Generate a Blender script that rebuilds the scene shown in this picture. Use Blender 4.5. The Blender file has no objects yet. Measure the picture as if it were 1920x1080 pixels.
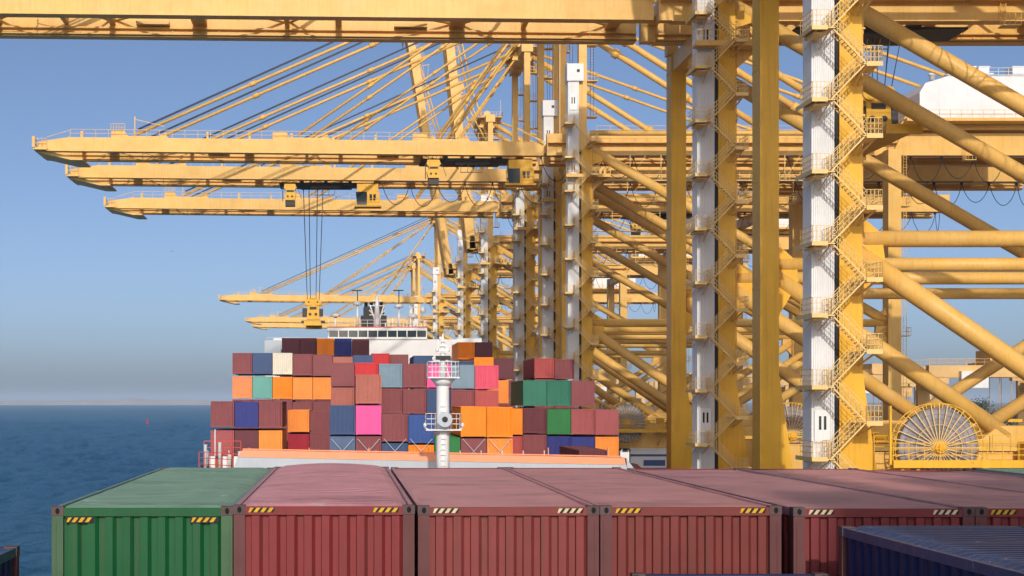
import bpy, math, random
from mathutils import Vector, Matrix
random.seed(7)
R = math.radians
sc = bpy.context.scene
COL = sc.collection

# ------------------------------------------------------------------ camera, sky, sun, exposure
F = 2877.0                      # focal length in pixels of the 1920 wide photograph
VX, VY = 646.0, 752.0           # vanishing point of the quay direction (+Y)
cam = bpy.data.cameras.new("camera"); camo = bpy.data.objects.new("camera", cam); COL.objects.link(camo)
camo.location = (0, 0, 0); camo.rotation_euler = (R(90), 0, 0)
cam.sensor_width = 36; cam.lens = F / 1920 * 36
cam.shift_x = (960 - VX) / 1920; cam.shift_y = (VY - 540) / 1920
cam.clip_start = 0.5; cam.clip_end = 60000
sc.camera = camo
SUN_EL, SUN_AZ = 23.0, 0.4
w = bpy.data.worlds.new("World"); sc.world = w; w.use_nodes = True
nt = w.node_tree; nt.nodes.clear()
sky = nt.nodes.new("ShaderNodeTexSky"); sky.sky_type = 'NISHITA'; sky.sun_disc = False
sky.sun_elevation = R(SUN_EL); sky.sun_rotation = R(180 + SUN_AZ)
sky.altitude = 0; sky.air_density = 0.46; sky.dust_density = 1.8; sky.ozone_density = 1.6
bg = nt.nodes.new("ShaderNodeBackground"); bg.inputs[1].default_value = 0.129
wo = nt.nodes.new("ShaderNodeOutputWorld")
nt.links.new(sky.outputs[0], bg.inputs[0]); nt.links.new(bg.outputs[0], wo.inputs[0])
sl = bpy.data.lights.new("sun", 'SUN'); sl.energy = 2.5; sl.angle = R(0.53); sl.color = (1, .93, .82)
so = bpy.data.objects.new("sun", sl); COL.objects.link(so)
so.rotation_euler = (R(90 - SUN_EL), 0, R(-SUN_AZ)); so.location = (0, -60, 90)
sc.view_settings.view_transform = 'Standard'; sc.view_settings.look = 'None'
sc.view_settings.exposure = 0.0; sc.view_settings.gamma = 1

WATER, QUAY = -22.0, -18.0

# ------------------------------------------------------------------ helpers
def lin(r, g, b):
    f = lambda c: (c/255/12.92) if c/255 <= .04045 else ((c/255+.055)/1.055)**2.4
    return (f(r), f(g), f(b), 1)

class MB:
    def __init__(s): s.v = []; s.f = []; s.m = []; s.s = []
    def face(s, idx, m=0, sm=False): s.f.append(idx); s.m.append(m); s.s.append(sm)
    def hexa(s, P, m=0):
        b = len(s.v); s.v += [tuple(p) for p in P]
        for q in ((0,3,2,1),(4,5,6,7),(0,1,5,4),(1,2,6,5),(2,3,7,6),(3,0,4,7)):
            s.face([b+i for i in q], m)
    def box(s, x0, x1, y0, y1, z0, z1, m=0):
        s.hexa([(x0,y0,z0),(x1,y0,z0),(x1,y1,z0),(x0,y1,z0),(x0,y0,z1),(x1,y0,z1),(x1,y1,z1),(x0,y1,z1)], m)
    def bar(s, p, q, w, h=None, up=(0,0,1), m=0):
        h = h or w; p = Vector(p); q = Vector(q); d = (q-p)
        if d.length < 1e-6: return
        d.normalize(); u = Vector(up)
        if abs(d.dot(u)) > .99: u = Vector((0,1,0))
        a = d.cross(u).normalized(); c = a.cross(d).normalized()
        a *= w/2; c *= h/2
        s.hexa([p-a-c, p+a-c, q+a-c, q-a-c, p-a+c, p+a+c, q+a+c, q-a+c], m)
    def tube(s, p, q, r, n=12, r2=None, m=0, sm=True, caps=True):
        r2 = r if r2 is None else r2
        p = Vector(p); q = Vector(q); d = (q-p).normalized()
        u = Vector((0,0,1)) if abs(d.z) < .95 else Vector((1,0,0))
        a = d.cross(u).normalized(); c = d.cross(a).normalized(); b = len(s.v)
        for o, rr in ((p, r), (q, r2)):
            for k in range(n):
                t = 2*math.pi*k/n; s.v.append(tuple(o + a*rr*math.cos(t) + c*rr*math.sin(t)))
        for k in range(n):
            k2 = (k+1) % n; s.face([b+k, b+n+k, b+n+k2, b+k2], m, sm)
        if caps:
            s.face([b+k for k in range(n)], m); s.face([b+n+k for k in reversed(range(n))], m)
    def path(s, pts, r, n=6, m=0):
        for p, q in zip(pts[:-1], pts[1:]): s.tube(p, q, r, n, m=m, caps=False)
    def prism(s, poly, a0, a1, axis='y', m=0):
        # poly: 2D points; axis y -> (x,z), axis x -> (y,z), axis z -> (x,y)
        b = len(s.v); n = len(poly)
        for a in (a0, a1):
            for (u, v) in poly:
                s.v.append({'y': (u,a,v), 'x': (a,u,v), 'z': (u,v,a)}[axis])
        s.face([b+k for k in range(n)], m); s.face([b+n+k for k in reversed(range(n))], m)
        for k in range(n):
            k2 = (k+1) % n; s.face([b+k2, b+k, b+n+k, b+n+k2], m)
    def lathe(s, prof, c=(0,0), n=16, m=0, sm=True):
        b = len(s.v)
        for (r, z) in prof:
            for k in range(n):
                t = 2*math.pi*k/n; s.v.append((c[0]+r*math.cos(t), c[1]+r*math.sin(t), z))
        for i in range(len(prof)-1):
            for k in range(n):
                k2 = (k+1) % n
                s.face([b+i*n+k, b+i*n+k2, b+(i+1)*n+k2, b+(i+1)*n+k], m, sm)
        s.face([b+k for k in reversed(range(n))], m); s.face([b+(len(prof)-1)*n+k for k in range(n)], m)
    def ringy(s, cx, y, cz, rad, r, n=48, m=0, k=5):
        pts = [(cx+rad*math.cos(2*math.pi*i/n), y, cz+rad*math.sin(2*math.pi*i/n)) for i in range(n+1)]
        s.path(pts, r, k, m)
    def rail(s, p, q, h=1.1, sp=1.6, t=.05, mids=1, m=0):
        p = Vector(p); q = Vector(q); L = (q-p).length; n = max(1, round(L/sp)); up = Vector((0,0,h))
        for i in range(n+1):
            a = p.lerp(q, i/n); s.bar(a, a+up, t, m=m)
        for j in range(mids+1):
            k = Vector((0,0,h*(1 - j/(mids+1)))); s.bar(p+k, q+k, t, m=m)
    def mesh(s, name, mats, org=(0,0,0)):
        me = bpy.data.meshes.new(name)
        o = Vector(org)
        me.from_pydata([tuple(Vector(v)-o) for v in s.v], [], s.f)
        for mt in mats: me.materials.append(mt)
        me.polygons.foreach_set("material_index", s.m)
        me.polygons.foreach_set("use_smooth", s.s)
        me.update()
        import bmesh
        bm = bmesh.new(); bm.from_mesh(me); bmesh.ops.recalc_face_normals(bm, faces=bm.faces); bm.to_mesh(me); bm.free()
        return me

def link(name, me, parent=None, loc=(0,0,0), rot=None):
    o = bpy.data.objects.new(name, me); COL.objects.link(o); o.location = loc
    if rot: o.rotation_euler = rot
    if parent: o.parent = parent
    return o
def thing(name, label, cat, loc=(0,0,0), group=None):
    o = bpy.data.objects.new(name, None); COL.objects.link(o); o.location = loc; o.empty_display_size = .5
    return tag(o, label, cat, group)
def tag(o, label, cat, group=None):
    o['label'] = label; o['category'] = cat
    if group: o['group'] = group
    return o
def struct(o, kind='structure'):
    o['kind'] = kind; return o

# ------------------------------------------------------------------ materials
def newmat(name):
    m = bpy.data.materials.new(name); m.use_nodes = True
    n = m.node_tree; b = n.nodes["Principled BSDF"]; return m, n, b
def N(n, t, **kw):
    x = n.nodes.new(t)
    for k, v in kw.items(): setattr(x, k, v)
    return x
def coords(n, rnd=True):
    tc = N(n, "ShaderNodeTexCoord")
    if not rnd: return tc.outputs["Object"]
    oi = N(n, "ShaderNodeObjectInfo"); mu = N(n, "ShaderNodeVectorMath", operation='SCALE')
    cb = N(n, "ShaderNodeCombineXYZ")
    n.links.new(oi.outputs["Random"], cb.inputs[0]); n.links.new(oi.outputs["Random"], cb.inputs[2])
    n.links.new(cb.outputs[0], mu.inputs[0]); mu.inputs["Scale"].default_value = 57
    ad = N(n, "ShaderNodeVectorMath", operation='ADD')
    n.links.new(tc.outputs["Object"], ad.inputs[0]); n.links.new(mu.outputs[0], ad.inputs[1])
    return ad.outputs[0]
def noise(n, vec, scale, detail=4, rough=.55, stretch=None):
    if stretch:
        mp = N(n, "ShaderNodeMapping"); mp.inputs["Scale"].default_value = stretch
        n.links.new(vec, mp.inputs[0]); vec = mp.outputs[0]
    t = N(n, "ShaderNodeTexNoise"); t.inputs["Scale"].default_value = scale
    t.inputs["Detail"].default_value = detail; t.inputs["Roughness"].default_value = rough
    n.links.new(vec, t.inputs["Vector"]); return t.outputs["Fac"]
def ramp(n, fac, a, b, ca=(0,0,0,1), cb=(1,1,1,1)):
    r = N(n, "ShaderNodeValToRGB"); r.color_ramp.elements[0].position = a; r.color_ramp.elements[1].position = b
    r.color_ramp.elements[0].color = ca; r.color_ramp.elements[1].color = cb
    n.links.new(fac, r.inputs[0]); return r.outputs[0]
def mix(n, fac, a, b, mode='MIX'):
    x = N(n, "ShaderNodeMix", data_type='RGBA', blend_type=mode)
    for s, v in ((0, fac), (6, a), (7, b)):
        if hasattr(v, 'is_linked') or isinstance(v, bpy.types.NodeSocket): n.links.new(v, x.inputs[s])
        else: x.inputs[s].default_value = v
    return x.outputs[2]
def scale_c(c, k): return (c[0]*k, c[1]*k, c[2]*k, 1)

def paint(name, col, rough=.5, var=.12, wear=None, wear_amt=.0, streak=.0, scale=.35, objcolor=False, fade=None, fade_amt=0, metal=0, bump=.0, rnd=True, fstretch=None):
    m, n, b = newmat(name); v = coords(n, rnd)
    if objcolor:
        oi = N(n, "ShaderNodeObjectInfo"); base = oi.outputs["Color"]
    else: base = col
    nz = noise(n, v, scale, 5, .6)
    fac = ramp(n, nz, .3, .7, (1-var,)*3+(1,), (1+var*.6,)*3+(1,))
    c = mix(n, 1.0, base, fac, 'MULTIPLY')
    if fade:
        f = noise(n, v, scale*2.2, 6, .65, fstretch); f = ramp(n, f, .38, .62, (0,0,0,1), (fade_amt,)*3+(1,))
        c = mix(n, f, c, fade)
    if streak:
        s = noise(n, v, 1.0, 4, .6, (5, 5, .22)); s = ramp(n, s, .5, .75, (0,0,0,1), (streak,)*3+(1,))
        c = mix(n, s, c, wear or (.12,.06,.03,1))
    if wear_amt:
        s = noise(n, v, 2.6, 7, .7); s = ramp(n, s, .64-.06*wear_amt, .72, (0,0,0,1), (1,1,1,1))
        c = mix(n, s, c, wear or (.11,.055,.03,1))
    n.links.new(c, b.inputs["Base Color"]); b.inputs["Roughness"].default_value = rough
    b.inputs["Metallic"].default_value = metal; b.inputs["Specular IOR Level"].default_value = .28
    if bump:
        bp = N(n, "ShaderNodeBump"); bp.inputs["Strength"].default_value = bump; bp.inputs["Distance"].default_value = .03
        n.links.new(noise(n, v, 3.0, 4, .6), bp.inputs["Height"]); n.links.new(bp.outputs[0], b.inputs["Normal"])
    return m

YEL = (.80, .46, .105, 1)
M = {}
M['yellow'] = paint("crane_yellow_paint", YEL, .42, .13, wear=(.30,.15,.05,1), streak=.26, scale=.22, fade=(.84,.53,.18,1), fade_amt=.55)
M['yellow2'] = paint("rich_yellow_paint", (.82,.44,.03,1), .42, .14, wear=(.20,.09,.03,1), streak=.2, wear_amt=.2, scale=.4)
M['legyel'] = paint("leg_yellow_paint", (.82,.44,.032,1), .42, .14, wear=(.28,.13,.04,1), streak=.30, scale=.25)
M['railyel'] = paint("pale_rail_paint", (.85,.58,.22,1), .5, .1)
M['beige'] = paint("sun_faded_beige_paint", (.74,.48,.20,1), .55, .12, streak=.15, wear=(.3,.17,.08,1), scale=.3)
M['white'] = paint("white_cladding", (.78,.78,.78,1), .45, .08, streak=.10, wear=(.42,.38,.33,1), scale=.4)
M['shipwhite'] = paint("ship_white_paint", (.80,.80,.79,1), .4, .06, streak=.14, wear=(.45,.36,.28,1), scale=.35)
M['grey'] = paint("galvanised_grey", (.33,.34,.35,1), .5, .15)
M['cable'] = paint("black_cable_rubber", (.02,.02,.022,1), .6, .1)
M['reelcable'] = paint("wound_grey_cable", (.29,.27,.29,1), .6, .3, scale=1.2)
M['rope'] = paint("steel_rope", (.09,.10,.13,1), .5, .1)
M['dark'] = paint("dark_machinery", (.06,.05,.045,1), .55, .2, scale=1)
M['black'] = paint("black_funnel_paint", (.025,.025,.027,1), .5, .1)
M['orange'] = paint("primer_orange_deck", lin(240,160,118), .6, .08, streak=.1, wear=(.4,.2,.12,1))
M['bwgrey'] = paint("pale_grey_ship_paint", lin(186,194,202), .5, .06, streak=.2, wear=(.35,.3,.27,1), scale=.5)
M['redrail'] = paint("red_railing_paint", lin(205,80,60), .5, .1)
M['hull'] = paint("dark_hull_paint", lin(60,34,36), .5, .12, streak=.2)
M['deck'] = paint("brown_deck_paint", lin(110,60,52), .7, .15)
M['cont'] = paint("container_paint_flat", None, .5, .11, wear=(.14,.07,.045,1), streak=.13, scale=.5, objcolor=True, wear_amt=.12)
M['bluetrim'] = paint("blue_band_paint", lin(70,90,140), .5, .1)
M['steelpost'] = paint("rusty_corner_post", lin(108,66,66), .6, .2, wear=(.10,.05,.035,1), wear_amt=.5, streak=.3, scale=1.4)
M['greenpost'] = paint("dull_green_post", lin(74,104,76), .6, .2, wear=(.10,.06,.04,1), wear_amt=.4, streak=.25, scale=1.4)
M['casting'] = paint("corner_casting_steel", lin(98,78,78), .6, .25, wear=(.09,.045,.03,1), wear_amt=.8, scale=2)
M['hole'] = paint("casting_hole_shade", (.012,.011,.011,1), .8, .1)  # flat black for the shade inside the casting openings
M['stripey'] = paint("hazard_yellow", lin(222,172,40), .55, .25, scale=6, wear=(.1,.06,.03,1), wear_amt=1.6)
M['stripew'] = paint("hazard_cream", lin(222,205,165), .55, .25, scale=6, wear=(.2,.13,.1,1), wear_amt=1.4)
M['stripeb'] = paint("hazard_black", (.015,.013,.013,1), .5, .1)
M['concrete'] = paint("quay_concrete", (.33,.31,.28,1), .8, .15, scale=.06, streak=0, fade=(.2,.19,.18,1), fade_amt=.5, rnd=False)
M['sand'] = paint("pale_sand", (.62,.57,.52,1), .9, .15, scale=.004, rnd=False)
M['leaf'] = paint("dusty_foliage", (.055,.075,.035,1), .7, .4, scale=1.5)
M['bark'] = paint("tree_bark", (.09,.065,.045,1), .8, .3, scale=3)
M['buoy'] = paint("buoy_red_paint", lin(190,60,70), .5, .1)
M['tyre'] = paint("rubber_tyre", (.02,.02,.02,1), .8, .1)
def glass_mat():
    m, n, b = newmat("dark_window_glass"); b.inputs["Base Color"].default_value = (.02,.035,.045,1)
    b.inputs["Roughness"].default_value = .08; b.inputs["Specular IOR Level"].default_value = .6
    return m
M['glass'] = glass_mat()
def cpaint(name, col, roof=False, worn=.25, ridge=False):
    m, n, b = newmat(name); v = coords(n)
    fac = ramp(n, noise(n, v, .9, 5, .6), .3, .7, (.86,)*3+(1,), (1.1,)*3+(1,))
    c = mix(n, 1.0, col, fac, 'MULTIPLY')
    # long vertical run marks on walls, cross-wise dust on roofs
    st = (6, 6, .35) if not roof else (.5, 6, 6)
    s = ramp(n, noise(n, v, 1.3, 5, .65, st), .50, .78, (0,0,0,1), (.32,)*3+(1,))
    c = mix(n, s, c, (.30,.24,.23,1) if roof else scale_c(col, .55))
    if roof:
        s = ramp(n, noise(n, v, 1.1, 7, .7, (.6,1.6,1)), .55, .68, (0,0,0,1), (.45,)*3+(1,))
        c = mix(n, s, c, scale_c(col, .62))
        s = ramp(n, noise(n, v, 3.2, 7, .75, (.5,2.5,1)), .61, .66, (0,0,0,1), (.75,)*3+(1,))
        c = mix(n, s, c, (.46,.43,.41,1))
        s = ramp(n, noise(n, v, .55, 6, .7, (.8,1.3,1)), .53, .64, (0,0,0,1), (.62,)*3+(1,))
        c = mix(n, s, c, scale_c(col, .5))
    if not roof:
        s = ramp(n, noise(n, v, 1.0, 5, .7, (9, 9, .3)), .55, .66, (0,0,0,1), (min(.8, .6*worn*2),)*3+(1,))
        c = mix(n, s, c, (.13,.06,.04,1))
        s = ramp(n, noise(n, v, 1.0, 6, .75, (1.2, 1, 14)), .66, .70, (0,0,0,1), (.5,)*3+(1,))
        c = mix(n, s, c, scale_c(col, 1.7))
    s = ramp(n, noise(n, v, 3.7, 8, .72), .66-.03*worn, .72, (0,0,0,1), (.75,)*3+(1,))
    c = mix(n, s, c, (.10,.05,.035,1))
    n.links.new(c, b.inputs["Base Color"]); b.inputs["Roughness"].default_value = .55 if not roof else .42; b.inputs["Specular IOR Level"].default_value = .3 if not roof else .55
    bp = N(n, "ShaderNodeBump"); bp.inputs["Strength"].default_value = .25; bp.inputs["Distance"].default_value = .02
    n.links.new(noise(n, v, 2.2, 4, .55), bp.inputs["Height"]); n.links.new(bp.outputs[0], b.inputs["Normal"])
    return m
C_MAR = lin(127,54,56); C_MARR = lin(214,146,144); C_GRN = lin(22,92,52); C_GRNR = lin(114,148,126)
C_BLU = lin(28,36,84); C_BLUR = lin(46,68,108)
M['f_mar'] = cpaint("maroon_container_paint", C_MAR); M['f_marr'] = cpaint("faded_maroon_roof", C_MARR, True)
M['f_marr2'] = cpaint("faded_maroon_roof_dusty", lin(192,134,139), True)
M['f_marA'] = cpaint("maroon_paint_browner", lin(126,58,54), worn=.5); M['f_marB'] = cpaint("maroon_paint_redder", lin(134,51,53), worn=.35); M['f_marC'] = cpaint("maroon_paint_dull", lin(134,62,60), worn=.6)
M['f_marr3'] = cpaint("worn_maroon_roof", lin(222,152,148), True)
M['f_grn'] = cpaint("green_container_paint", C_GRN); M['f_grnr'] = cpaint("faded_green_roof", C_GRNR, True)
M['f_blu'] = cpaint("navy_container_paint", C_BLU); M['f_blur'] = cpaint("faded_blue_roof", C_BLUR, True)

def water_mat():
    m = bpy.data.materials.new("sea_water"); m.use_nodes = True; n = m.node_tree; n.nodes.clear()
    tc = N(n, "ShaderNodeTexCoord"); v = tc.outputs["Object"]
    c = ramp(n, noise(n, v, .004, 4, .6, (1, .35, 1)), .35, .65, (.014,.112,.190,1), (.020,.140,.222,1))
    d = N(n, "ShaderNodeBsdfDiffuse"); g = N(n, "ShaderNodeBsdfGlossy"); mx = N(n, "ShaderNodeMixShader"); o = N(n, "ShaderNodeOutputMaterial")
    n.links.new(c, d.inputs["Color"]); g.inputs["Color"].default_value = (.55,.75,.92,1); g.inputs["Roughness"].default_value = .12
    b1 = N(n, "ShaderNodeBump"); b1.inputs["Strength"].default_value = 1; b1.inputs["Distance"].default_value = 1.5
    n.links.new(noise(n, v, .25, 6, .62, (1, .24, 1)), b1.inputs["Height"])
    b2 = N(n, "ShaderNodeBump"); b2.inputs["Strength"].default_value = .9; b2.inputs["Distance"].default_value = 1.0
    n.links.new(noise(n, v, .9, 4, .6), b2.inputs["Height"]); n.links.new(b1.outputs[0], b2.inputs["Normal"])
    n.links.new(b2.outputs[0], g.inputs["Normal"]); n.links.new(b2.outputs[0], d.inputs["Normal"])
    mx.inputs[0].default_value = .36
    n.links.new(d.outputs[0], mx.inputs[1]); n.links.new(g.outputs[0], mx.inputs[2]); n.links.new(mx.outputs[0], o.inputs[0])
    return m
M['water'] = water_mat()

# ------------------------------------------------------------------ setting: sea, quay, far shore
def sheet(name, x0, x1, y0, y1, z, mat, kind='structure'):
    mb = MB(); mb.v = [(x0,y0,z),(x1,y0,z),(x1,y1,z),(x0,y1,z)]; mb.face([0,1,2,3])
    return struct(link(name, mb.mesh(name, [mat])), kind)
def sea():
    from mathutils import noise as mn
    xs = [-30000,-8000,-3000,-1200,-700] + [-520+2.3*i for i in range(int(552/2.3))] + [40,300,3000,30000]
    ys = [-2000,-400,40,90]; y, st = 120.0, 3.4
    while y < 2300: ys.append(y); y += st; st *= 1.007
    ys += [2600,4000,8000,40000]
    mb = MB(); nx = len(xs)
    for y in ys:
        fy = max(0, min(1, (y-115)/30))*max(0, min(1, (2300-y)/700))
        for x in xs:
            k = fy*max(0, min(1, (x+540)/60))*max(0, min(1, (31-x)/10)); z = 0
            if k > 0:
                gust = .65+.6*mn.noise(Vector((x/90, y/240, 3)))
                z = 3.0*k*gust*(.75*mn.noise(Vector((x/6.5+y/60, y/13, 0)))+.42*mn.noise(Vector((x/3.1, y/7.5, 5)))+.5*mn.noise(Vector((x/17, y/34, 9))))
            mb.v.append((x, y, WATER+z))
    for j in range(len(ys)-1):
        for i in range(nx-1): a = j*nx+i; mb.face([a, a+1, a+nx+1, a+nx], 0, True)
    return mb.mesh("sea_water", [M['water']])
struct(link("sea_water", sea()))
mb = MB(); mb.box(30.9, 3000, -600, 9000, WATER-2, QUAY)
mb.box(30.9, 31.5, -600, 1500, QUAY, QUAY+.35)
struct(link("quay_ground", mb.mesh("quay_ground", [M['concrete']])))
def shore():
    mb = MB(); rnd = random.Random(3); n = 220; x0, x1 = -4200, -700; rows = ((8300,-21.9),(8380,-18),(8500,-7),(8800,2),(9600,-3))
    hs = []
    for i in range(n+1):
        x = x0+(x1-x0)*i/n
        h = 3*math.sin(x*.004)+2.2*math.sin(x*.013+1)+1.5*rnd.random()
        h += 12*math.exp(-((x+1225)/45)**2)
        hs.append(h)
    for k, (y, z) in enumerate(rows):
        for i in range(n+1):
            mb.v.append((x0+(x1-x0)*i/n, y, z + (hs[i]*min(1, k/3.) if k else 0)))
    for k in range(len(rows)-1):
        for i in range(n):
            a = k*(n+1)+i; mb.face([a, a+1, a+n+2, a+n+1], 0, True)
    return mb.mesh("sand_shore", [M['sand']])
struct(link("sand_shore", shore()))

# ------------------------------------------------------------------ quay cranes
ORG = (33.6, 0, QUAY)          # local origin of a crane: waterside near leg, on the quay
HX, HZ = 28.4, 35.1            # boom hinge
YG = ((6.0, 7.2), (14.5, 15.7))
AX, AZ = 32.9, 64.6
_cache = {}
def part(root, key, name, fn, mats, loc=(0,0,0), rot=None, org=ORG):
    if key not in _cache:
        mb = MB(); fn(mb); _cache[key] = mb.mesh(name, mats, org)
    return link(name, _cache[key], root, loc, rot)
def seams(mb, x0, x1, y0, y1, zs, t=.02):
    for z in zs: mb.box(x0-t, x1+t, y0-t, y1+t, z-.05, z+.05)

def flight_mesh(sgn):
    # local: starts at left landing (0,0,0); runs +X; sgn -1 goes down, +1 goes up
    def fn(mb):
        L, H, y0, y1 = 2.25, 2.325*sgn, -2.75, -1.95
        for y in (y0, y1):
            mb.bar((0,y,0), (L,y,H), .04, .09)
            for j in (1.05, .7, .36): mb.bar((0,y,j), (L,y,H+j), .034)
            for i in range(7):
                t = i/6; mb.bar((L*t,y,H*t), (L*t,y,H*t+1.05), .034)
        for i in range(11):
            t = (i+.5)/11; mb.box(L*t-.06, L*t+.06, y0, y1, H*t-.01, H*t+.01)
    return fn
def landing_left(mb):
    mb.box(-1.3, .15, -2.9, -.22, -.10, -.03); mb.box(-1.33, -.35, -2.95, -2.905, -.2, .08)
    mb.box(-1.375, -1.335, -2.95, .7, -.2, .08)
    mb.rail((-1.32,-2.9,0), (-.25,-2.9,0), 1.1, .27, .034, 2); mb.rail((-1.32,-2.85,0), (-1.32,-.3,0), 1.1, .4, .034, 2)
    mb.rail((.15,-1.9,0),(.15,-.3,0),1.1,.4,.034,2)
    mb.box(-1.1,-.2,-2.3,-.3,-.32,-.21); mb.bar((-1.0,-2.7,-.12),(-1.0,-.2,-.9),.07); mb.bar((-.1,-2.7,-.12),(-.1,-.2,-.9),.07)
def landing_right(mb):
    mb.box(-.2, 1.0, -2.85, -.05, -.10, -.03); mb.box(-.02, 1.03, -2.9, -2.855, -.22, .08)
    mb.rail((.0,-2.85,0), (1.0,-2.85,0), 1.1, .26, .034, 2); mb.rail((1.01,-2.85,0), (1.01,-.05,0), 1.1, .4, .034, 2)
    mb.bar((.8,-2.4,-.1), (.4,-.05,-.9), .1); mb.bar((.1,-2.4,-.1), (.1,-.05,-.9), .08)
def cable_tray(mb):
    for x in (34.43, 34.55): mb.tube((x,.35,-12),(x,.35,34.8),.045,6)
    for k in range(16):
        z = -10+k*2.9; mb.box(34.402,34.7,.25,.6,z,z+.12)
    for z in (-1.2, 8.4, 17.8, 24.6): mb.box(34.403,34.75,.7,1.3,z,z+.9)
def hang_walk(mb):
    for k in range(9):
        x = 36.2+k*4.4; mb.bar((x,5.2,31.4),(x,5.2,35.0),.1); mb.bar((x,4.4,31.4),(x,5.2,32.6),.07)
        if k < 8: mb.bar((x,5.2,31.5),(x+2.2,5.2,34.9),.06)
    mb.box(36.0,71.6,4.3,5.3,31.22,31.34); mb.rail((36,4.32,31.34),(71.6,4.32,31.34),1.1,1.4,.045,2)
def corrug_box(mb, x0, x1, y0, y1, z0, z1, nx=11, ny=12, d=.045):
    poly = []
    for i in range(nx):
        a = x0+(x1-x0)*i/nx; b = x0+(x1-x0)*(i+.55)/nx
        poly += [(a, y0+d), (a+.015, y0), (b, y0), (b+.015, y0+d)]
    for i in range(ny):
        a = y0+d+(y1-y0-d)*i/ny; b = y0+d+(y1-y0-d)*(i+.55)/ny
        poly += [(x1, a), (x1-d, a+.015), (x1-d, b), (x1, b+.015)]
    poly += [(x1, y1)]
    for i in range(ny):
        a = y1-(y1-y0-d)*i/ny; b = y1-(y1-y0-d)*(i+.55)/ny
        poly += [(x0, a), (x0+d, a-.015), (x0+d, b), (x0, b-.015)]
    mb.prism(poly, z0, z1, 'z')

def leg_water(y):
    def fn(mb):
        poly = [(32.9,-16.0),(36.9,-16.0),(35.5,-5.4),(34.4,2.2),(34.4,35.0),(32.9,35.0)]
        mb.prism(poly, y, y+2.3, 'y')
        seams(mb, 32.9, 34.4, y, y+2.3, (4,9.0,17.5,26.4,33.2), .03)
        # gusset at the tie node
        g = [(34.4,12.4),(35.1,12.0),(36.0,11.2),(36.2,9.6),(35.5,8.3),(34.9,7.3),(34.4,6.2)]
        mb.prism(g, y+.80, y+1.50, 'y')
        g = [(34.4,35.0),(35.9,34.6),(35.9,33.4),(34.4,32.9)]; mb.prism(g, y+.5, y+1.8, 'y')
    return fn
def leg_land(y):
    def fn(mb):
        mb.box(75.5, 77.3, y, y+2.3, -16.0, 35.0)
        seams(mb, 75.5, 77.3, y, y+2.3, (-2,6,15,24,31), .03)
        mb.prism([(75.5,13.0),(74.2,11.9),(74.0,9.6),(75.5,7.8)], y+.80, y+1.50, 'y')
        for k in range(5):
            z = -9+k*9; mb.box(77.33,78.5,y-.4,y+1.4,z,z+.1); mb.rail((77.4,y-.4,z+.1),(78.5,y-.4,z+.1),1.1,.5,.045); mb.rail((78.5,y-.4,z+.1),(78.5,y+1.4,z+.1),1.1,.8,.045)
            for dx in (77.5,77.95): mb.bar((dx,y-.15,z),(dx,y-.15,z+9),.05)
            for j in range(22): mb.bar((77.5,y-.15,z+.2+j*.4),(77.95,y-.15,z+.2+j*.4),.035)
    return fn
def mast(y):
    def fn(mb):
        mb.box(32.62, 33.72, y, y+1.4, 35.0, 63.4)
        seams(mb, 32.62, 33.72, y, y+1.4, (41,48,55), .03)
        for k in range(5):
            z = 39.5+k*5; mb.box(33.75, 35.2, y-.2, y+1.4, z, z+.1)
            mb.rail((33.8,y-.2,z+.1), (35.2,y-.2,z+.1), 1.1, .5, .045); mb.rail((35.2,y-.2,z+.1), (35.2,y+1.4,z+.1), 1.1, .8, .045)
            mb.rail((34.3,y+.5,z), (34.3,y+.5,z+.01), 5.0, .5, .05)
            mb.rail((34.7,y+.5,z), (34.7,y+.5,z+.01), 5.0, .5, .05)
            for j in range(12): mb.bar((34.3,y+.5,z+.2+j*.4), (34.7,y+.5,z+.2+j*.4), .04)
    return fn
def girder_fn(x0, x1, z0, z1, yy, org_shift=(0,0,0), inner=1, taper=False):
    y0, y1 = yy
    def fn(mb):
        if taper:
            poly = [(x0,z0+.55),(x0+.2,z0+.15),(x0+2.6,z0),(x1,z0),(x1,z1),(x0+4.5,z1),(x0+.9,z1-.55),(x0,z1-.75)]
            mb.prism(poly, y0, y1, 'y')
        else: mb.box(x0, x1, y0, y1, z0, z1)
        # bottom flange, rail ledges on the trolley side
        mb.box(x0+1.2, x1-.02, y0-.12, y1+.12, z0-.10, z0-.004)
        ys = (y1+.004, y1+.42) if inner > 0 else (y0-.42, y0-.004)
        mb.box(x0+1.4, x1-.02, ys[0], ys[1], z0+.62, z0+.78)
        mb.box(x0+1.4, x1-.02, ys[0], ys[1]-.2*(1 if inner > 0 else 0), z0+.05, z0+.16)
        L = x1-x0; n = int(L/4.5)
        for i in range(1, n):      # web stiffeners and inspection slots on the trolley side
            x = x0+L*i/n
            mb.box(x-.03, x+.03, (y1+.004 if inner > 0 else y0-.16), (y1+.16 if inner > 0 else y0-.004), z0+.17, z0+.6)
        for i in range(0, int(L/13)):
            x = x0+8+i*13
            mb.box(x-.04, x+.04, y0-.03, y0-.004, z0, z1-.02)
    return fn
BT = -72.2     # boom tip, from the hinge
def boom_lacing(mb):
    ya, yb = 7.2, 14.5; z = 1.25
    xs = [-2.5, -11, -17.5, -29, -34, -42.5, -51, -55.5, -62.5, -67]; ws = [.6,.25,.75,.3,.22,.7,.28,.22,.75,.3]
    for x, w_ in zip(xs, ws): mb.box(x-w_, x+w_, ya, yb, z-.15, z+.5)
    for i in range(len(xs)-1):
        a, b = xs[i]-.3, xs[i+1]+.3
        if i % 2: mb.tube((a, ya, z+.2), (b, yb, z+.2), .11, 6)
        else: mb.tube((a, yb, z+.2), (b, ya, z+.2), .11, 6)
    for x in (-22,-47): mb.box(x-1.6, x+1.6, 13.4, 14.4, .9, 1.2)
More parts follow.
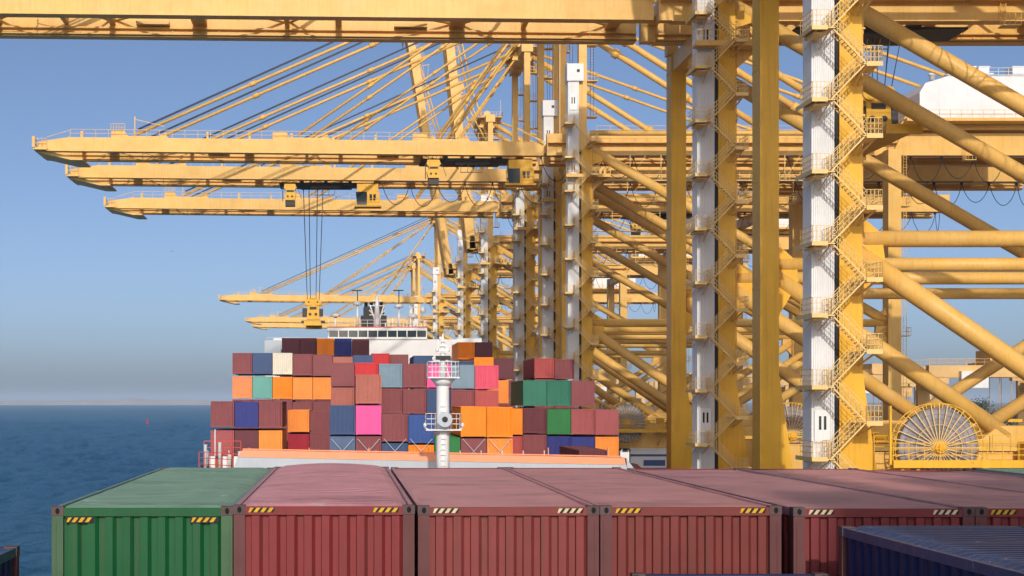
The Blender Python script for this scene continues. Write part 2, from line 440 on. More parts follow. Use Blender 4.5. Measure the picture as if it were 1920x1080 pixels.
def boom_tip(mb):
    mb.box(BT-.6, BT+1.4, 5.6, 16.1, .05, .35); mb.box(BT+.05, BT+1.0, 7.2, 14.5, .36, 1.3)
    mb.prism([(BT-.6,.0),(BT+4.5,-1.15),(BT+6.2,-1.15),(BT+6.2,-.95),(BT+1.2,.0)], 7.3, 14.4, 'y')
    for y in (5.7, 16.0):
        mb.rail((BT-.55,y,.35), (BT+1.3,y,.35), 1.3, .6, .06)
    mb.rail((BT-.55,5.7,.35), (BT-.55,16.0,.35), 1.3, 1.2, .06)
    mb.box(BT-.7, BT-.3, 5.4, 5.8, .3, 1.9)
    mb.rail((BT+4.5,7.5,-.95), (BT+6.2,7.5,-.95), 1.0, .5, .05)
    mb.bar((BT+1.2,6.2,1.0),(BT+4.6,6.2,2.0),.06); mb.bar((BT+1.2,6.2,1.9),(BT+4.6,6.2,2.95),.06)
def boom_walk(mb):
    mb.rail((BT+4.6,6.1,1.9), (-2,6.1,1.9), 1.15, 1.8, .05); mb.rail((BT+4.6,15.6,1.9), (-2,15.6,1.9), 1.15, 2.4, .05)
    for x in range(-66, -4, 6):
        mb.box(x-.15, x+.15, 6.2, 6.5, 1.9, 2.5 + (x*7 % 5)*.1)
    for xa in (-58.6, -35.5, -15.5):         # stay anchor brackets
        for (y0, y1) in YG:
            yc = (y0+y1)/2
            mb.prism([(xa-3.2,1.9),(xa-3.2,2.9),(xa-1.4,3.1),(xa-.8,2.2),(xa+3.6,2.2),(xa+4.6,2.7),(xa+5.0,1.9)], yc-.3, yc+.3, 'y')
    mb.rail((-61.8,6.0,2.9),(-59.8,6.0,2.9),1.0,.4,.05); mb.bar((-58.4,6.3,2.2),(-58.4,6.3,5.0),.14); mb.bar((-58.4,6.3,4.6),(-54.2,6.3,3.6),.08)
def main_lacing(mb):
    for i, x in enumerate(range(30, 112, 9)):
        mb.box(x-.5, x+.5, 7.2, 14.5, 36.6, 37.6)
        if x+9 < 112:
            mb.tube((x+.5,7.2,37), (x+4.5,14.5,37), .15, 6); mb.tube((x+4.5,14.5,37), (x+8.5,7.2,37), .15, 6)
def main_walk(mb):
    mb.box(29, 79, 5.0, 5.98, 36.7, 36.8); mb.rail((29,5.05,36.8), (79,5.05,36.8), 1.1, 1.8, .05)
    mb.rail((36,6.1,38.2), (78,6.1,38.2), 1.1, 2, .05); mb.rail((103,6.1,38.2), (112,6.1,38.2), 1.1, 1.5, .05)
    mb.rail((36,15.6,38.2), (112,15.6,38.2), 1.1, 2.2, .05)
    # hinge stair and maintenance cage
    mb.bar((28.5,5.3,36.8), (24.5,5.3,38.8), .07, .2); mb.bar((28.5,5.3,37.9), (24.5,5.3,39.9), .05)
    for x in (60, 88, 100):
        mb.box(x, x+1.6, 4.6, 5.95, 34.2, 34.3); mb.rail((x,4.65,34.3), (x+1.6,4.65,34.3), 1.1, .5, .05)
        for dx in (.1, .6): mb.bar((x+dx,5.6,34.3), (x+dx,5.6,36.7), .05)
        for j in range(7): mb.bar((x+.1,5.6,34.5+j*.3), (x+.6,5.6,34.5+j*.3), .04)
def platform31(mb):
    mb.box(30.5, 32.88, -1.9, -.15, 30.95, 31.15); mb.box(30.5, 36.6, -1.95, -1.905, 30.85, 31.3)
    mb.box(34.43, 36.6, -1.9, 2.3, 30.95, 31.15)
    mb.prism([(34.45,30.94),(36.4,30.94),(35.6,30.2),(34.45,29.2)], .5, .8, 'y')
    mb.rail((30.5,-1.9,31.15), (36.6,-1.9,31.15), 1.1, .6, .05); mb.rail((36.55,-1.9,31.15), (36.55,2.3,31.15), 1.1, .8, .05)
    for x in (34.8, 35.4, 36.0): mb.box(x, x+.3, .2, .6, 31.16, 32.3)
def crossbeam(x0, x1, z0, z1):
    return lambda mb: mb.box(x0, x1, 2.302, 19.498, z0, z1)
def sill(x0, x1):
    def fn(mb): mb.box(x0-.1, x1+.1, -1.5, 23.3, -16.6, -14.4)
    return fn
def bogie(mb):
    mb.box(-.8, .8, -3.2, 3.2, .85, 1.35); 
    for y in (-2.4,-.8,.8,2.4):
        mb.tube((-.35,y,.42), (.35,y,.42), .42, 14)
    mb.box(-.55,.55,-3.0,-.2,.5,.84); mb.box(-.55,.55,.2,3.0,.5,.84)
def portal(y):
    def fn(mb):
        mb.box(35.2, 75.45, y+.2, y+2.1, -6.5, -3.4)
        seams(mb, 35.3, 75.4, y+.2, y+2.1, (-3.45,-6.4), .06)
        for x in range(40, 75, 5): mb.box(x-.05, x+.05, y+.16, y+.196, -6.3, -3.55)
        mb.prism([(50.2,-3.39),(52.0,-2.0),(57.0,-2.0),(58.8,-3.39)], y+.5, y+1.8, 'y')
    return fn
def reel_deck(mb):
    mb.box(35.3, 52.5, -3.3, -2.3, -4.15, -3.85); mb.rail((35.3,-3.25,-3.85), (52.5,-3.25,-3.85), 1.15, 1.0, .05, 2)
    mb.box(43.0, 52.5, -2.3, .18, -4.1, -3.9); mb.box(35.3, 52.5, -3.36, -3.305, -4.3, -3.8)
    for x in (36.5, 43.5, 48, 51.5): mb.bar((x,-3.0,-4.2), (x,.2,-6.2), .16)
    for x in (44.5, 46.2, 48.4, 50.3):
        mb.box(x, x+1.1, -1.6, -.5, -3.89, -3.89+1.0+.4*((x*10) % 3)/2)
    mb.rail((43.0,-.2,-3.39), (60,-.2,-3.39), 1.1, 1.2, .05, 2)
    mb.rail((35.3,.25,-3.39),(43,.25,-3.39),1.1,1.2,.05,2)
    mb.bar((35.15,-3.2,-4.1),(35.15,-3.2,-.3),.13)
    for x in (36.0,37.0): mb.lathe([(.22,-4.62),(.1,-4.34)], (x,-3.0), 8)
RX, RY, RZ, RR = 38.85, -1.35, -3.05, 2.9
def reel_spokes(mb):
    n = 32
    for y in (RY-.42, RY+.42):
        for i in range(n):
            a = 2*math.pi*i/n; mb.bar((RX+.3*math.cos(a), y, RZ+.3*math.sin(a)), (RX+RR*math.cos(a), y, RZ+RR*math.sin(a)), .05, .07, up=(0,1,0))
        for r in (RR*.52,): mb.ringy(RX, y, RZ, r, .02, 40)
def reel_rim(mb):
    mb.ringy(RX, RY-.42, RZ, RR, .042, 64)
def reel_rim2(mb): mb.ringy(RX, RY+.42, RZ, RR, .042, 64)
def reel_cable(mb):
    mb.tube((RX,RY-.22,RZ), (RX,RY+.22,RZ), RR*.88, 64)
    for k in range(6): mb.ringy(RX, RY-.225, RZ, RR*(.3+.115*k), .05, 56)
def reel_hub(mb):
    mb.tube((RX,RY-.75,RZ), (RX,RY+1.5,RZ), .34, 20); mb.tube((RX,RY-.9,RZ), (RX,RY-.75,RZ), .2, 14)
    mb.box(RX-.3, RX+.3, RY+.6, .15, RZ-1.0, RZ+.3)
def ehouse(mb):
    mb.box(39.8, 46.8, .5, 3.2, -10.2, -6.75); mb.box(39.6, 47.0, .3, 3.4, -6.74, -6.52)
def ehouse_band(mb):
    mb.box(39.78, 46.82, .46, .496, -7.7, -7.4); mb.box(41.6, 44.6, .44, .496, -9.0, -8.2); mb.box(39.78, 46.82, .46, .496, -9.6, -9.3)
def mhouse(mb):
    mb.prism([(81.2,39.85),(102.5,39.85),(102.5,45.9),(85.2,45.9),(82.0,44.9),(81.2,43.6)], 3.6, 18.2, 'y')
    mb.prism([(3.5,45.9),(18.3,45.9),(17.2,46.35),(4.6,46.35)], 85.2, 102.6, 'x')
    for x in range(82, 102, 2): mb.box(x-.05, x+.05, 3.56, 3.597, 39.9, 45.85 if x > 85 else 44.5)
def mhouse_deck(mb):
    mb.box(79.0, 106.5, 2.4, 19.2, 39.35, 39.8); mb.rail((79,2.5,39.8), (106.5,2.5,39.8), 1.1, 1.5, .05)
    mb.rail((79.05,2.5,39.8),(79.05,19,39.8),1.1,1.5,.05)
    mb.box(79.4, 106, 5.2, 5.9, 38.6, 39.34); mb.box(79.4, 106, 15.8, 16.4, 38.6, 39.34)
    mb.bar((79.0,2.8,38.4),(77.5,2.8,35.4),.08,.25); mb.bar((77.4,4.0,36.9),(80.5,4.0,42),.1,.25)
def mhouse_vents(mb):
    for (x, l) in ((86.2,1.8),(88.6,1.2),(90.2,1.5),(95,3)):
        mb.box(x, x+l, 5.2, 7.6, 46.36, 47.5); mb.box(x-.1, x+l+.1, 5.1, 7.7, 47.5, 47.62)
    mb.rail((85.3,3.9,46.1), (102.4,3.9,46.1), 1.0, 1.4, .05)
    for x in (85, 89.3, 93.4): mb.lathe([(.4,46.36),(.4,47.1),(.6,47.15),(.5,47.4)], (x,9), 12)
def apex(mb):
    mb.box(32.1, 34.2, 0.2, 21.7, 63.4, 65.0); mb.box(30.6, 36.2, 3.5, 18.5, 65.01, 65.15)
    for y in (6.6, 15.1):
        mb.prism([(31.0,63.2),(31.9,65.9),(33.6,66.4),(34.8,64.9),(34.6,63.0)], y-.35, y+.35, 'y')
        mb.tube((32.9,y-.7,66.2),(32.9,y+.7,66.2),.75,18)
    mb.rail((30.6,3.6,65.15), (36.2,3.6,65.15), 1.1, .7, .06); mb.rail((30.65,3.6,65.15), (30.65,18.5,65.15), 1.1, 1.2, .06)
    mb.rail((36.2,3.6,65.15), (36.2,18.5,65.15), 1.1, 1.2, .06)
    mb.bar((35.8,4,65.2),(35.8,4,69.0),.08)
def hooddoor(z):
    def fn(mb):
        mb.box(31.2, 32.25, -.20, -.165, z, z+2.15)
    return fn
def doorwin(z):
    def fn(mb):
        for x in (31.55, 31.88): mb.box(x-.08, x+.08, -.235, -.203, z+.85, z+1.75)
    return fn
def trolley(mb):
    mb.box(-4.2, 4.2, 7.75, 13.95, -.6, -.25); 
    for x in (-3.9, 0, 3.9): mb.box(x-.25, x+.25, 7.4, 14.3, -.24, .5)
    for x in (-3.4, 3.4):
        for y in (7.42, 14.28): mb.tube((x,y-.15,.62),(x,y+.15,.62),.3,12)
    for x in (-1.5,-.5,.7,1.6): mb.bar((x,8.4,-.6),(x-.3,8.4,-2.2),.07); 
    mb.bar((-1.8,8.4,-2.2),(1.3,8.4,-2.2),.1); mb.box(-2.5,2.4,8.2,9.0,-1.1,-.62)
    mb.box(-7.5,-4.2,7.75,13.95,-.5,-.3); mb.rail((-7.5,7.8,-.3),(-4.2,7.8,-.3),1,.6,.05)
    mb.box(4.2, 8.5, 7.75, 12.5, -.5,-.3)
def trolley_block(mb):
    mb.prism([(-6.6,-.6),(-4.9,-.6),(-4.7,-1.2),(-5.0,-1.6),(-5.0,-2.0),(-4.8,-2.3),(-5.0,-3.2),(-6.5,-3.2),(-6.7,-2.3),(-6.4,-2.0),(-6.4,-1.6),(-6.75,-1.2)], 6.9, 8.3, 'y')
def trolley_dark(mb):
    mb.box(-6.5,-4.95,7.2,8.6,-4.1,-3.21); mb.box(-6.3,-5.1,6.86,6.897,-1.9,-1.6)
    for x in (-6.1,-5.4): mb.tube((x,6.84,-2.6),(x,6.897,-2.6),.16,10)
    mb.bar((-6.9,7.0,-1.2),(-6.9,7.0,-3.4),.12); mb.bar((-4.6,7.0,-1),(-3.9,7.0,-3.0),.07)
def cab(mb):
    mb.box(5.0, 8.4, 6.6, 9.0, -1.9, -.62); mb.box(6.6, 8.6, 6.6, 9.0, -4.0, -1.91); mb.box(4.6, 8.9, 6.4, 9.2, -4.3, -4.02)
    mb.rail((6.6,6.45,-4.0),(8.9,6.45,-4.0),1,.5,.05)
def cab_glass(mb):
    mb.prism([(5.0,-3.98),(6.58,-3.98),(6.58,-1.93),(4.8,-1.93)], 6.65, 8.95, 'y')
    for x in (7.0, 7.6): mb.box(x, x+.4, 6.56, 6.597, -3.3, -2.3)
def festoon(x0, x1, step=4.4, drop=3.3, z=34.6, y=5.6):
    def fn(mb):
        x = x0; k = 0
        while x < x1:
            dd = drop*(1+.12*math.sin(k*2.3)); L = min(step, x1-x)
            pts = [(x+L*t/10, y, z - dd*(1-(2*t/10-1)**2)**.8) for t in range(11)]
            mb.path(pts, .055, 5); mb.box(x-.12, x+.12, y-.15, y+.45, z-.1, z+.25); x += step; k += 1
        mb.box(x0, x1, y+.05, y+.2, z+.26, z+.42)
    return fn
def stay(p, q, r, n=8):
    def fn(mb):
        mb.tube(p, q, r, n)
        P, Q = Vector(p), Vector(q); d = (Q-P).normalized()
        for t in (.27, .55, .8):
            c = P.lerp(Q, t); mb.tube(c-d*.5, c+d*.5, r*1.55, n)
    return fn

CRANES = []
def make_crane(Y, label, raised=None, trolley_x=None, fest=(30,110), gear=True, hang=True):
    root = thing("quay_crane", label, "crane", (ORG[0], Y, ORG[2]), "yellow ship to shore cranes along the quay")
    y_ = [M['yellow']]
    P = lambda key, name, fn, mats=y_, **k: part(root, key, name, fn, mats, **k)
    for i, y in enumerate((0.0, 19.5)):
        P(f"lw{i}", "waterside_leg", leg_water(y), [M["legyel"]]); P(f"ll{i}", "landside_leg", leg_land(y))
        P(f"ma{i}", "mast", mast(.5 if i == 0 else 20.0)); P(f"po{i}", "portal_beam", portal(y))
        yc = y+1.15
        P(f"ti{i}", "tie_tube", lambda mb: mb.tube((34.5,yc,10.9),(75.4,yc,10.9),.56,20))
        P(f"tt{i}", "upper_tie_tube", lambda mb: mb.tube((34.3,yc,37.4),(75.6,yc,37.4),.36,14))
        P(f"db{i}", "diagonal_brace", lambda mb: mb.tube((34.0,yc,35.3),(75.9,yc,11.0),.70,20))
        P(f"ka{i}", "knee_brace", lambda mb: mb.tube((34.3,yc,10.0),(52.9,yc,-2.75),.68,20))
        P(f"kb{i}", "knee_brace", lambda mb: mb.tube((56.1,yc,-2.75),(75.6,yc,9.8),.62,20))
        P(f"kc{i}", "node_tube", lambda mb: mb.tube((52.4,yc,-2.55),(56.6,yc,-2.55),.62,20))
    P("cb0", "cross_beam", crossbeam(33.05,34.25,33.2,34.9)); P("cb1", "cross_beam", crossbeam(75.6,77.2,33.2,34.9)); P("cb2", "cross_beam", crossbeam(75.6,77.2,-6.4,-3.5)); P("s0", "sill_beam", sill(32.9,34.4)); P("s1", "sill_beam", sill(75.5,77.3))
    for x in (0, 42.8):
        for y in (1.2, 20.6): part(root, "bog", "wheel_bogie", bogie, [M['dark']], loc=(x, y, 0), org=(0,0,0))
    for i in (0, 1):
        P(f"mg{i}", "main_girder", girder_fn(27.9+1, 112, 35.0, 38.2, YG[i], inner=1 if i == 0 else -1))
    P("mlac", "girder_lacing", main_lacing); P("mwalk", "girder_walkway", main_walk)
    P("p31", "leg_platform", platform31)
    P("ctray", "cable_tray", cable_tray)
    if hang: P("hwk", "hanging_walkway", hang_walk, [M['railyel']])
    P("apx", "apex_beam", apex)
    for i, y in enumerate((6.6, 15.1)):
        P(f"bs{i}", "backstay", stay((AX+.8,y,AZ), (75.2,y,38.4), .52, 12)); P(f"bt{i}", "backstay", stay((AX+.6,y,AZ+.6), (109,y,38.4), .27, 10))
    # boom
    th = .010 if raised is None else R(raised); hinge = (HX-ORG[0], 0, HZ-ORG[2]); rot = (0, th, 0)
    B = lambda key, name, fn, mats=y_: part(root, key, name, fn, mats, loc=hinge, rot=rot, org=(0,0,0))
    for i in (0, 1): B(f"bg{i}", "boom_girder", girder_fn(BT, 0, 0, 1.9, YG[i], inner=1 if i == 0 else -1, taper=True))
    B("blac", "boom_lacing", boom_lacing); B("btip", "boom_tip", boom_tip); B("bwalk", "boom_railing", boom_walk)
    def bp(x, z, y): return (HX + x*math.cos(th)+z*math.sin(th), y, HZ - x*math.sin(th)+z*math.cos(th))
    for j, (xa, top) in enumerate(((-58.2,AZ+.4),(-35.2,AZ),(-15.2,AZ-.8))):
        for i, y in enumerate((6.6, 15.1)):
            if raised is None:
                P(f"fs{j}{i}", "forestay", stay(bp(xa,2.5,y), (AX-1,y,top), .24 if j == 0 else .19))
            else:
                mid = bp(xa*.62, 5+3*j, y)
                def fold(mb):
                    mb.tube(bp(xa,2.5,y), mid, .2, 8); mb.tube(mid, (AX-1,y,top), .2, 8)
                P(f"fr{j}{i}{raised}", "forestay", fold)
    if raised is None:
        def ropes(mb):
            for y in (6.3, 7.0, 14.6, 15.3): mb.tube(bp(-58.0,3.2,y), (AX-.3,y,AZ+2.2), .075, 5)
        P("hr", "boom_hoist_rope", ropes, [M['rope']])
    # elevator, stairs
    def shaft(mb): corrug_box(mb, 31.0, 32.55, -.1, 1.8, -15.5, 44.4, 12, 13, .075)
    sh = P("sh", "elevator_shaft", shaft, [M['white']])
    def hood(mb):
        mb.box(30.85, 32.6, -.35, 1.95, 44.41, 46.8); mb.box(32.6, 33.15, -.35, .42, 44.41, 46.8)
    h = part(sh, "hood", "shaft_hood", hood, [M['white']])
    part(sh, "hwin", "hood_vent", lambda mb: mb.box(32.2, 32.6, -.39, -.354, 45.6, 46.0), [M['dark']])
    for k, z in enumerate((40.4, 30.9, -2.75)):
        part(sh, f"door{k}", "shaft_door", hooddoor(z), [M['shipwhite']]); part(sh, f"dwin{k}", "door_window", doorwin(z), [M['glass']])
    def gap(mb): mb.box(32.62, 32.85, .1, 1.5, -15, 35)  # black bar stands in for the dark gap between shaft and leg
    P("gapstrip", "dark_gap_strip", gap, [M['cable']])
    z = 24.2 + 4.65*3
    fl = {}
    while z > -13:
        part(root, "ldl", "stair_landing", landing_left, [M['railyel']], loc=(31.55-ORG[0], 0, z-ORG[2]), org=(0,0,0))
        part(root, "fld", "stair_flight", flight_mesh(-1), [M['railyel']], loc=(31.5-ORG[0], 0, z-ORG[2]), org=(0,0,0))
        part(root, "ldr", "stair_landing", landing_right, [M['railyel']], loc=(33.75-ORG[0], 0, z-2.325-ORG[2]), org=(0,0,0))
        part(root, "flu", "stair_flight", flight_mesh(1), [M['railyel']], loc=(31.5-ORG[0], 0, z-4.65-ORG[2]), org=(0,0,0))
        z -= 4.65
    # machinery house, reel, cabinets
    mh = P("mh", "machinery_house", mhouse, [M['white']]); part(mh, "mhv", "roof_vent", mhouse_vents, [M['white']])
    P("mhd", "machinery_deck", mhouse_deck)
    P("rd", "reel_platform", reel_deck, [M['yellow2']])
    rl = P("rlc", "cable_reel", reel_cable, [M['reelcable']])
    part(rl, "rls", "reel_spokes", reel_spokes, [M['railyel']]); part(rl, "rlr", "reel_rim", reel_rim, [M['yellow2']]); part(rl, "rlr2", "reel_rim", reel_rim2, [M['yellow2']]); part(rl, "rlh", "reel_hub", reel_hub, [M['yellow2']])
    eh = P("eh", "electrical_house", ehouse, [M['shipwhite']]); part(eh, "ehb", "blue_band", ehouse_band, [M['bluetrim']])
    if fest: P(f"fe{fest}", "festoon_cable", festoon(*fest), [M['cable']])
    if trolley_x is not None:
        zt = HZ + (.01*(HX-trolley_x) if trolley_x < HX else 0)
        t = part(root, "tr", "trolley", trolley, [M['dark']], loc=(trolley_x-ORG[0], 0, zt-ORG[2]), org=(0,0,0))
        for k, nm, fn, mt in () if not gear else (("trb","hoist_block",trolley_block,'yellow2'),("trd","hoist_gear",trolley_dark,'dark'),("trc","operator_cab",cab,'yellow2'),("trg","cab_window",cab_glass,'glass')):
            part(t, k, nm, fn, [M[mt]], org=(0,0,0))
    CRANES.append(root); return root
make_crane(102, "nearest yellow quay crane, its white lift shaft and zigzag stairs in full sun", raised=82)
make_crane(135, "second nearest quay crane, shaded lift shaft, its boom crossing the top of the picture", trolley_x=49.5, fest=(66,110), gear=False, hang=False)
make_crane(213, "quay crane with the longest visible lowered boom, white machinery house behind its landside leg", trolley_x=18.5, fest=(28,110))
make_crane(239, "quay crane with lowered boom second from top on the left, just behind the longest boom", trolley_x=-3.0, fest=(6,110))
make_crane(278, "quay crane with the third lowered boom down on the left", trolley_x=60)
make_crane(348, "quay crane with raised boom, the right one of the two leaning booms", raised=84)
make_crane(420, "quay crane with raised boom, the left one of the two leaning booms", raised=80.5)
make_crane(537, "small far quay crane with lowered boom just above the ship's bridge mast", trolley_x=60)
make_crane(683, "distant quay crane with lowered boom level with the top of the ship's funnel", trolley_x=60)
make_crane(733, "farthest quay crane, lowest lowered boom just above the ship's bridge wing", trolley_x=60)

# spreaders hung on ropes
def spreader_thing(loc, rope_top, label, sc_=1.0):
    t = thing("spreader", label, "spreader", loc, "spreaders hanging from crane trolleys"); t.scale = (sc_,)*3
    def head(mb):
        mb.prism([(-1.35,1.0),(-1.05,1.3),(1.05,1.3),(1.35,1.0),(1.35,.5),(.95,.2),(.95,-.9),(1.05,-1.9),(-1.05,-1.9),(-.95,-.9),(-.95,.2),(-1.35,.5)], -.8, .8, 'y')
        for x in (-.7, .7): mb.tube((x,-1.0,.85), (x,1.0,.85), .55, 20)
        mb.lathe([(.3,1.3),(.3,1.5),(.12,1.6)], (0,0), 10)
    def dark(mb):
        mb.box(-.55,.55,-.86,-.803,-.35,.1); 
        for x in (-.5,.45): mb.tube((x,-.86,-1.1),(x,-.803,-1.1),.24,14)
        mb.box(-1.75,-1.0,-.6,.7,-1.5,-.1); mb.box(1.0,1.6,-.6,.7,-1.4,-.2); mb.box(-1.9,1.9,-1.1,1.2,-2.5,-2.15)
        for x in (-.7,.7): mb.tube((x,-1.04,.85),(x,-1.003,.85),.14,10)
    def frame(mb):
        mb.box(-1.2,1.2,-6.1,6.1,-2.9,-2.55); mb.box(-1.35,1.35,-6.3,-6.0,-3.2,-2.5); mb.box(-1.35,1.35,6.0,6.3,-3.2,-2.5)
        for k in range(9): mb.bar((-1.6+k*.4,-1.15,-2.1),(-1.45+k*.4,-1.15,-1.85),.08)
    def rp(mb):
        H = (rope_top-loc[2])/sc_
        for (x, dx) in ((-.95,-1.1),(-.45,-.4),(.45,.4),(.95,1.1)):
            for y in (-.7,.7): mb.tube((x,y,.9), (x+dx*.6,y*2.2,H), .04, 5)
    for nm, fn, mt in (("head_block",head,'yellow2'),("sheave_gear",dark,'dark'),("spreader_frame",frame,'yellow2'),("hoist_rope",rp,'rope')):
        mb = MB(); fn(mb); link(nm, mb.mesh(nm, [M[mt]]), t)
spreader_thing((-5.1, 249.8, 15.2), 35.0, "yellow spreader block hanging low on ropes, left above the ship's bridge wing")
spreader_thing((50.4, 145.8, 28.0), 34.9, "big yellow spreader block with two sheave discs hung close beside the sunlit stairs", 1.22)

# ------------------------------------------------------------------ ship ahead and its containers
SHX = 7.3
ship = thing("container_ship", "loaded container ship ahead, white bridge behind its stacks and a white foremast", "ship", (SHX, 105, WATER))
SO = (SHX, 105, WATER)
def spart(name, fn, mats, parent=None, org=SO):
    mb = MB(); fn(mb); return link(name, mb.mesh(name, mats, org), parent or ship)
def hull_fn(mb):
    rows = ((101,.3),(106,5.5),(114,11.5),(124,16),(136,19.3),(150,21.3),(380,21.3),(400,19))
    for zi, (z, k) in enumerate(((WATER-1,.86),(WATER+6,.92),(-6.15,1))):
        for (y, hw) in rows: 
            yy = y + (6*(1-k)/.14 if y < 140 else 0)
            mb.v += [(SHX-hw*k, yy, z), (SHX+hw*k, yy, z)]
    n = len(rows)*2
    for l in range(2):
        for i in range(len(rows)-1):
            a = l*n+2*i
            mb.face([a, a+2, a+2+n, a+n]); mb.face([a+1, a+1+n, a+3+n, a+3])
        a = l*n; mb.face([a, a+n, a+n+1, a+1]); a = l*n+n-2; mb.face([a, a+1, a+n+1, a+n])
    for i in range(len(rows)-1):
        a = 2*n+2*i; mb.face([a, a+1, a+3, a+2], 1)
spart("hull", hull_fn, [M['hull'], M['deck']])
def bw(mb):
    mb.prism([(-8.9,-4.66),(23.45,-5.3),(23.6,-6.14),(-9.4,-6.14)], 127.6, 128.0, 'y')
    mb.prism([(23.45,-4.75),(24.5,-6.14),(23.6,-6.14)], 127.7, 131, 'y')
    for x in range(-6, 23, 4): mb.box(x-.1, x+.1, 128.0, 129.2, -6.1, -4.9)
spart("breakwater", bw, [M['bwgrey']])
def bwtop(mb):
    mb.hexa([(-8.9,127.55,-4.66),(23.4,127.55,-5.3),(23.4,128.1,-5.28),(-8.9,128.1,-4.64),(-8.5,127.65,-4.08),(23.3,127.65,-4.72),(23.3,128.2,-4.7),(-8.5,128.2,-4.06)])
    for x in range(-8, 23, 5): mb.box(x, x+.08, 128.3, 128.5, -4.8, -3.9)
    mb.bar((-8.5,128.2,-4.0),(23.1,128.2,-4.62),.09)
spart("breakwater_coaming", bwtop, [M['orange']])
def bowgear(mb):
    for (x, h) in ((-12.6,2.1),(-11.3,2.3),(-10.4,1.2),(-9.5,1.5)):
        mb.lathe([(.16,-6.1),(.16,-6.1+h),(.2,-6.1+h+.05)], (x,139), 10)
    mb.lathe([(.06,-6.1),(.05,-2.6)], (-11.9,141), 8)
    for x in (-12.2,-11.0,-10.0): mb.box(x, x+.5, 138.5, 139.5, -6.1, -5.0)
spart("mooring_gear", bowgear, [M['shipwhite']])
def bowrail(mb):
    mb.rail((-13,142,-6.1),(-9.6,142,-6.1),2.4,.8,.07,3)
    mb.bar((-13,142,-6.1),(-13,142,-5.2),.1); mb.bar((-9.6,142,-6.1),(-9.6,142,-5.2),.1)
    mb.box(-12,-10.2,139.8,141,-6.1,-5.3)
spart("bow_railing", bowrail, [M['redrail']]); spart("bow_railing", lambda mb: mb.rail((-12.9,136,-6.1),(-9.6,132,-6.1),1.6,.9,.06,2), [M['redrail']])
def fwdrail(mb):
    for x in range(-13, 28, 2):
        if abs(x-7) > 2: mb.bar((x,146,-6.1),(x,146,-4.7),.07)
    mb.rail((25.0,139,-6.1),(26.4,146,-6.1),1.5,.8,.07,2)
    mb.box(24.8,25.6,138,138.6,-6.1,-4.6)
spart("deck_railing", fwdrail, [M['shipwhite']])
# foremast
MX, MY = 7.3, 114.0
fm = spart("foremast", lambda mb: (mb.lathe([(.50,-6.1),(.49,-4.2),(.47,1.2),(.46,1.35)], (MX,MY), 20), mb.lathe([(.52,1.15),(.95,1.65)], (MX,MY), 16), mb.lathe([(.47,-2.5),(.75,-2.2)], (MX,MY), 16),
    mb.lathe([(.24,1.8),(.2,3.4),(.12,4.4),(.06,5.0)], (MX,MY), 10)), [M['shipwhite']])
def fmplat(zd, hw, rails):
    def fn(mb):
        mb.box(MX-hw, MX+hw, MY-1.15, MY+1.05, zd-.1, zd)
        for (xa, xb) in rails:
            mb.rail((xa,MY-1.08,zd),(xb,MY-1.08,zd),1.15,.3,.026,2); mb.rail((xa,MY+1.0,zd),(xb,MY+1.0,zd),1.15,.5,.026,2)
            mb.rail((xa,MY-1.08,zd),(xa,MY+1.0,zd),1.15,.5,.026,2); mb.rail((xb,MY-1.08,zd),(xb,MY+1.0,zd),1.15,.5,.026,2)
        if hw > 1.3:
            for x in (-1.38, 1.38): mb.lathe([(.1,zd+.13),(.13,zd+.38),(.05,zd+.48)], (MX+x,MY-1.1), 8); mb.bar((MX+x*.8,MY-1.1,zd-.02),(MX+x,MY-1.1,zd+.13),.06)
    return fn
spart("mast_platform", fmplat(1.78, 1.17, ((MX-1.15,MX+1.15),)), [M['shipwhite']], fm)
spart("mast_platform", fmplat(-2.08, 1.31, ((MX-1.27,MX-.55),(MX+.6,MX+1.27))), [M['shipwhite']], fm)
def fmtop(mb):
    mb.box(MX-.5, MX+.5, MY-.25, MY+.25, 3.55, 3.62); mb.box(MX-.9, MX+.6, MY-.2, MY+.2, 2.9, 2.96); mb.box(MX-.3, MX+.4, MY-.3, MY, 3.66, 3.9)
    mb.bar((MX-.35,MY,3.6),(MX-.35,MY,4.6),.06); mb.bar((MX+.35,MY,3.6),(MX+.35,MY,4.2),.06); mb.bar((MX+.5,MY,1.8),(MX+.1,MY,3.0),.06)
    for z in (2.1,2.5,2.9): mb.box(MX-.3,MX+.3,MY-.28,MY-.2,z,z+.07)
    mb.box(MX-.28,MX+.28,MY-.34,MY-.1,4.05,4.2); mb.box(MX-.2,MX+.2,MY-.3,MY-.1,4.4,4.5)
    for (x,z) in ((-.7,3.0),(.5,3.0),(-.42,3.66),(.42,3.66),(-.18,4.52)): mb.lathe([(.09,z),(.11,z+.22),(.04,z+.28)], (MX+x,MY-.1), 8)
    for j in range(14): mb.box(MX-.2,MX+.2,MY-.62,MY-.58,-5.6+j*.4,-5.56+j*.4)
    for x in (-.2,.2): mb.bar((MX+x,MY-.6,-5.8),(MX+x,MY-.6,-2.3),.035)
spart("mast_head", fmtop, [M['shipwhite']], fm)
spart("mast_light", lambda mb: mb.box(MX-.55, MX+.55, MY-.5, MY-.26, 3.05, 3.35), [M['black']], fm)
def horn(mb):
    mb.tube((MX+.05,MY-1.7,-1.35),(MX+.05,MY-.9,-1.35),.55,20,r2=.2); mb.tube((MX+.05,MY-.9,-1.35),(MX+.05,MY-.4,-1.35),.2,12)
spart("fog_horn", horn, [M['bwgrey']], fm)
spart("horn_throat", lambda mb: mb.tube((MX+.05,MY-1.73,-1.35),(MX+.05,MY-1.705,-1.35),.22,14), [M['black']], fm)
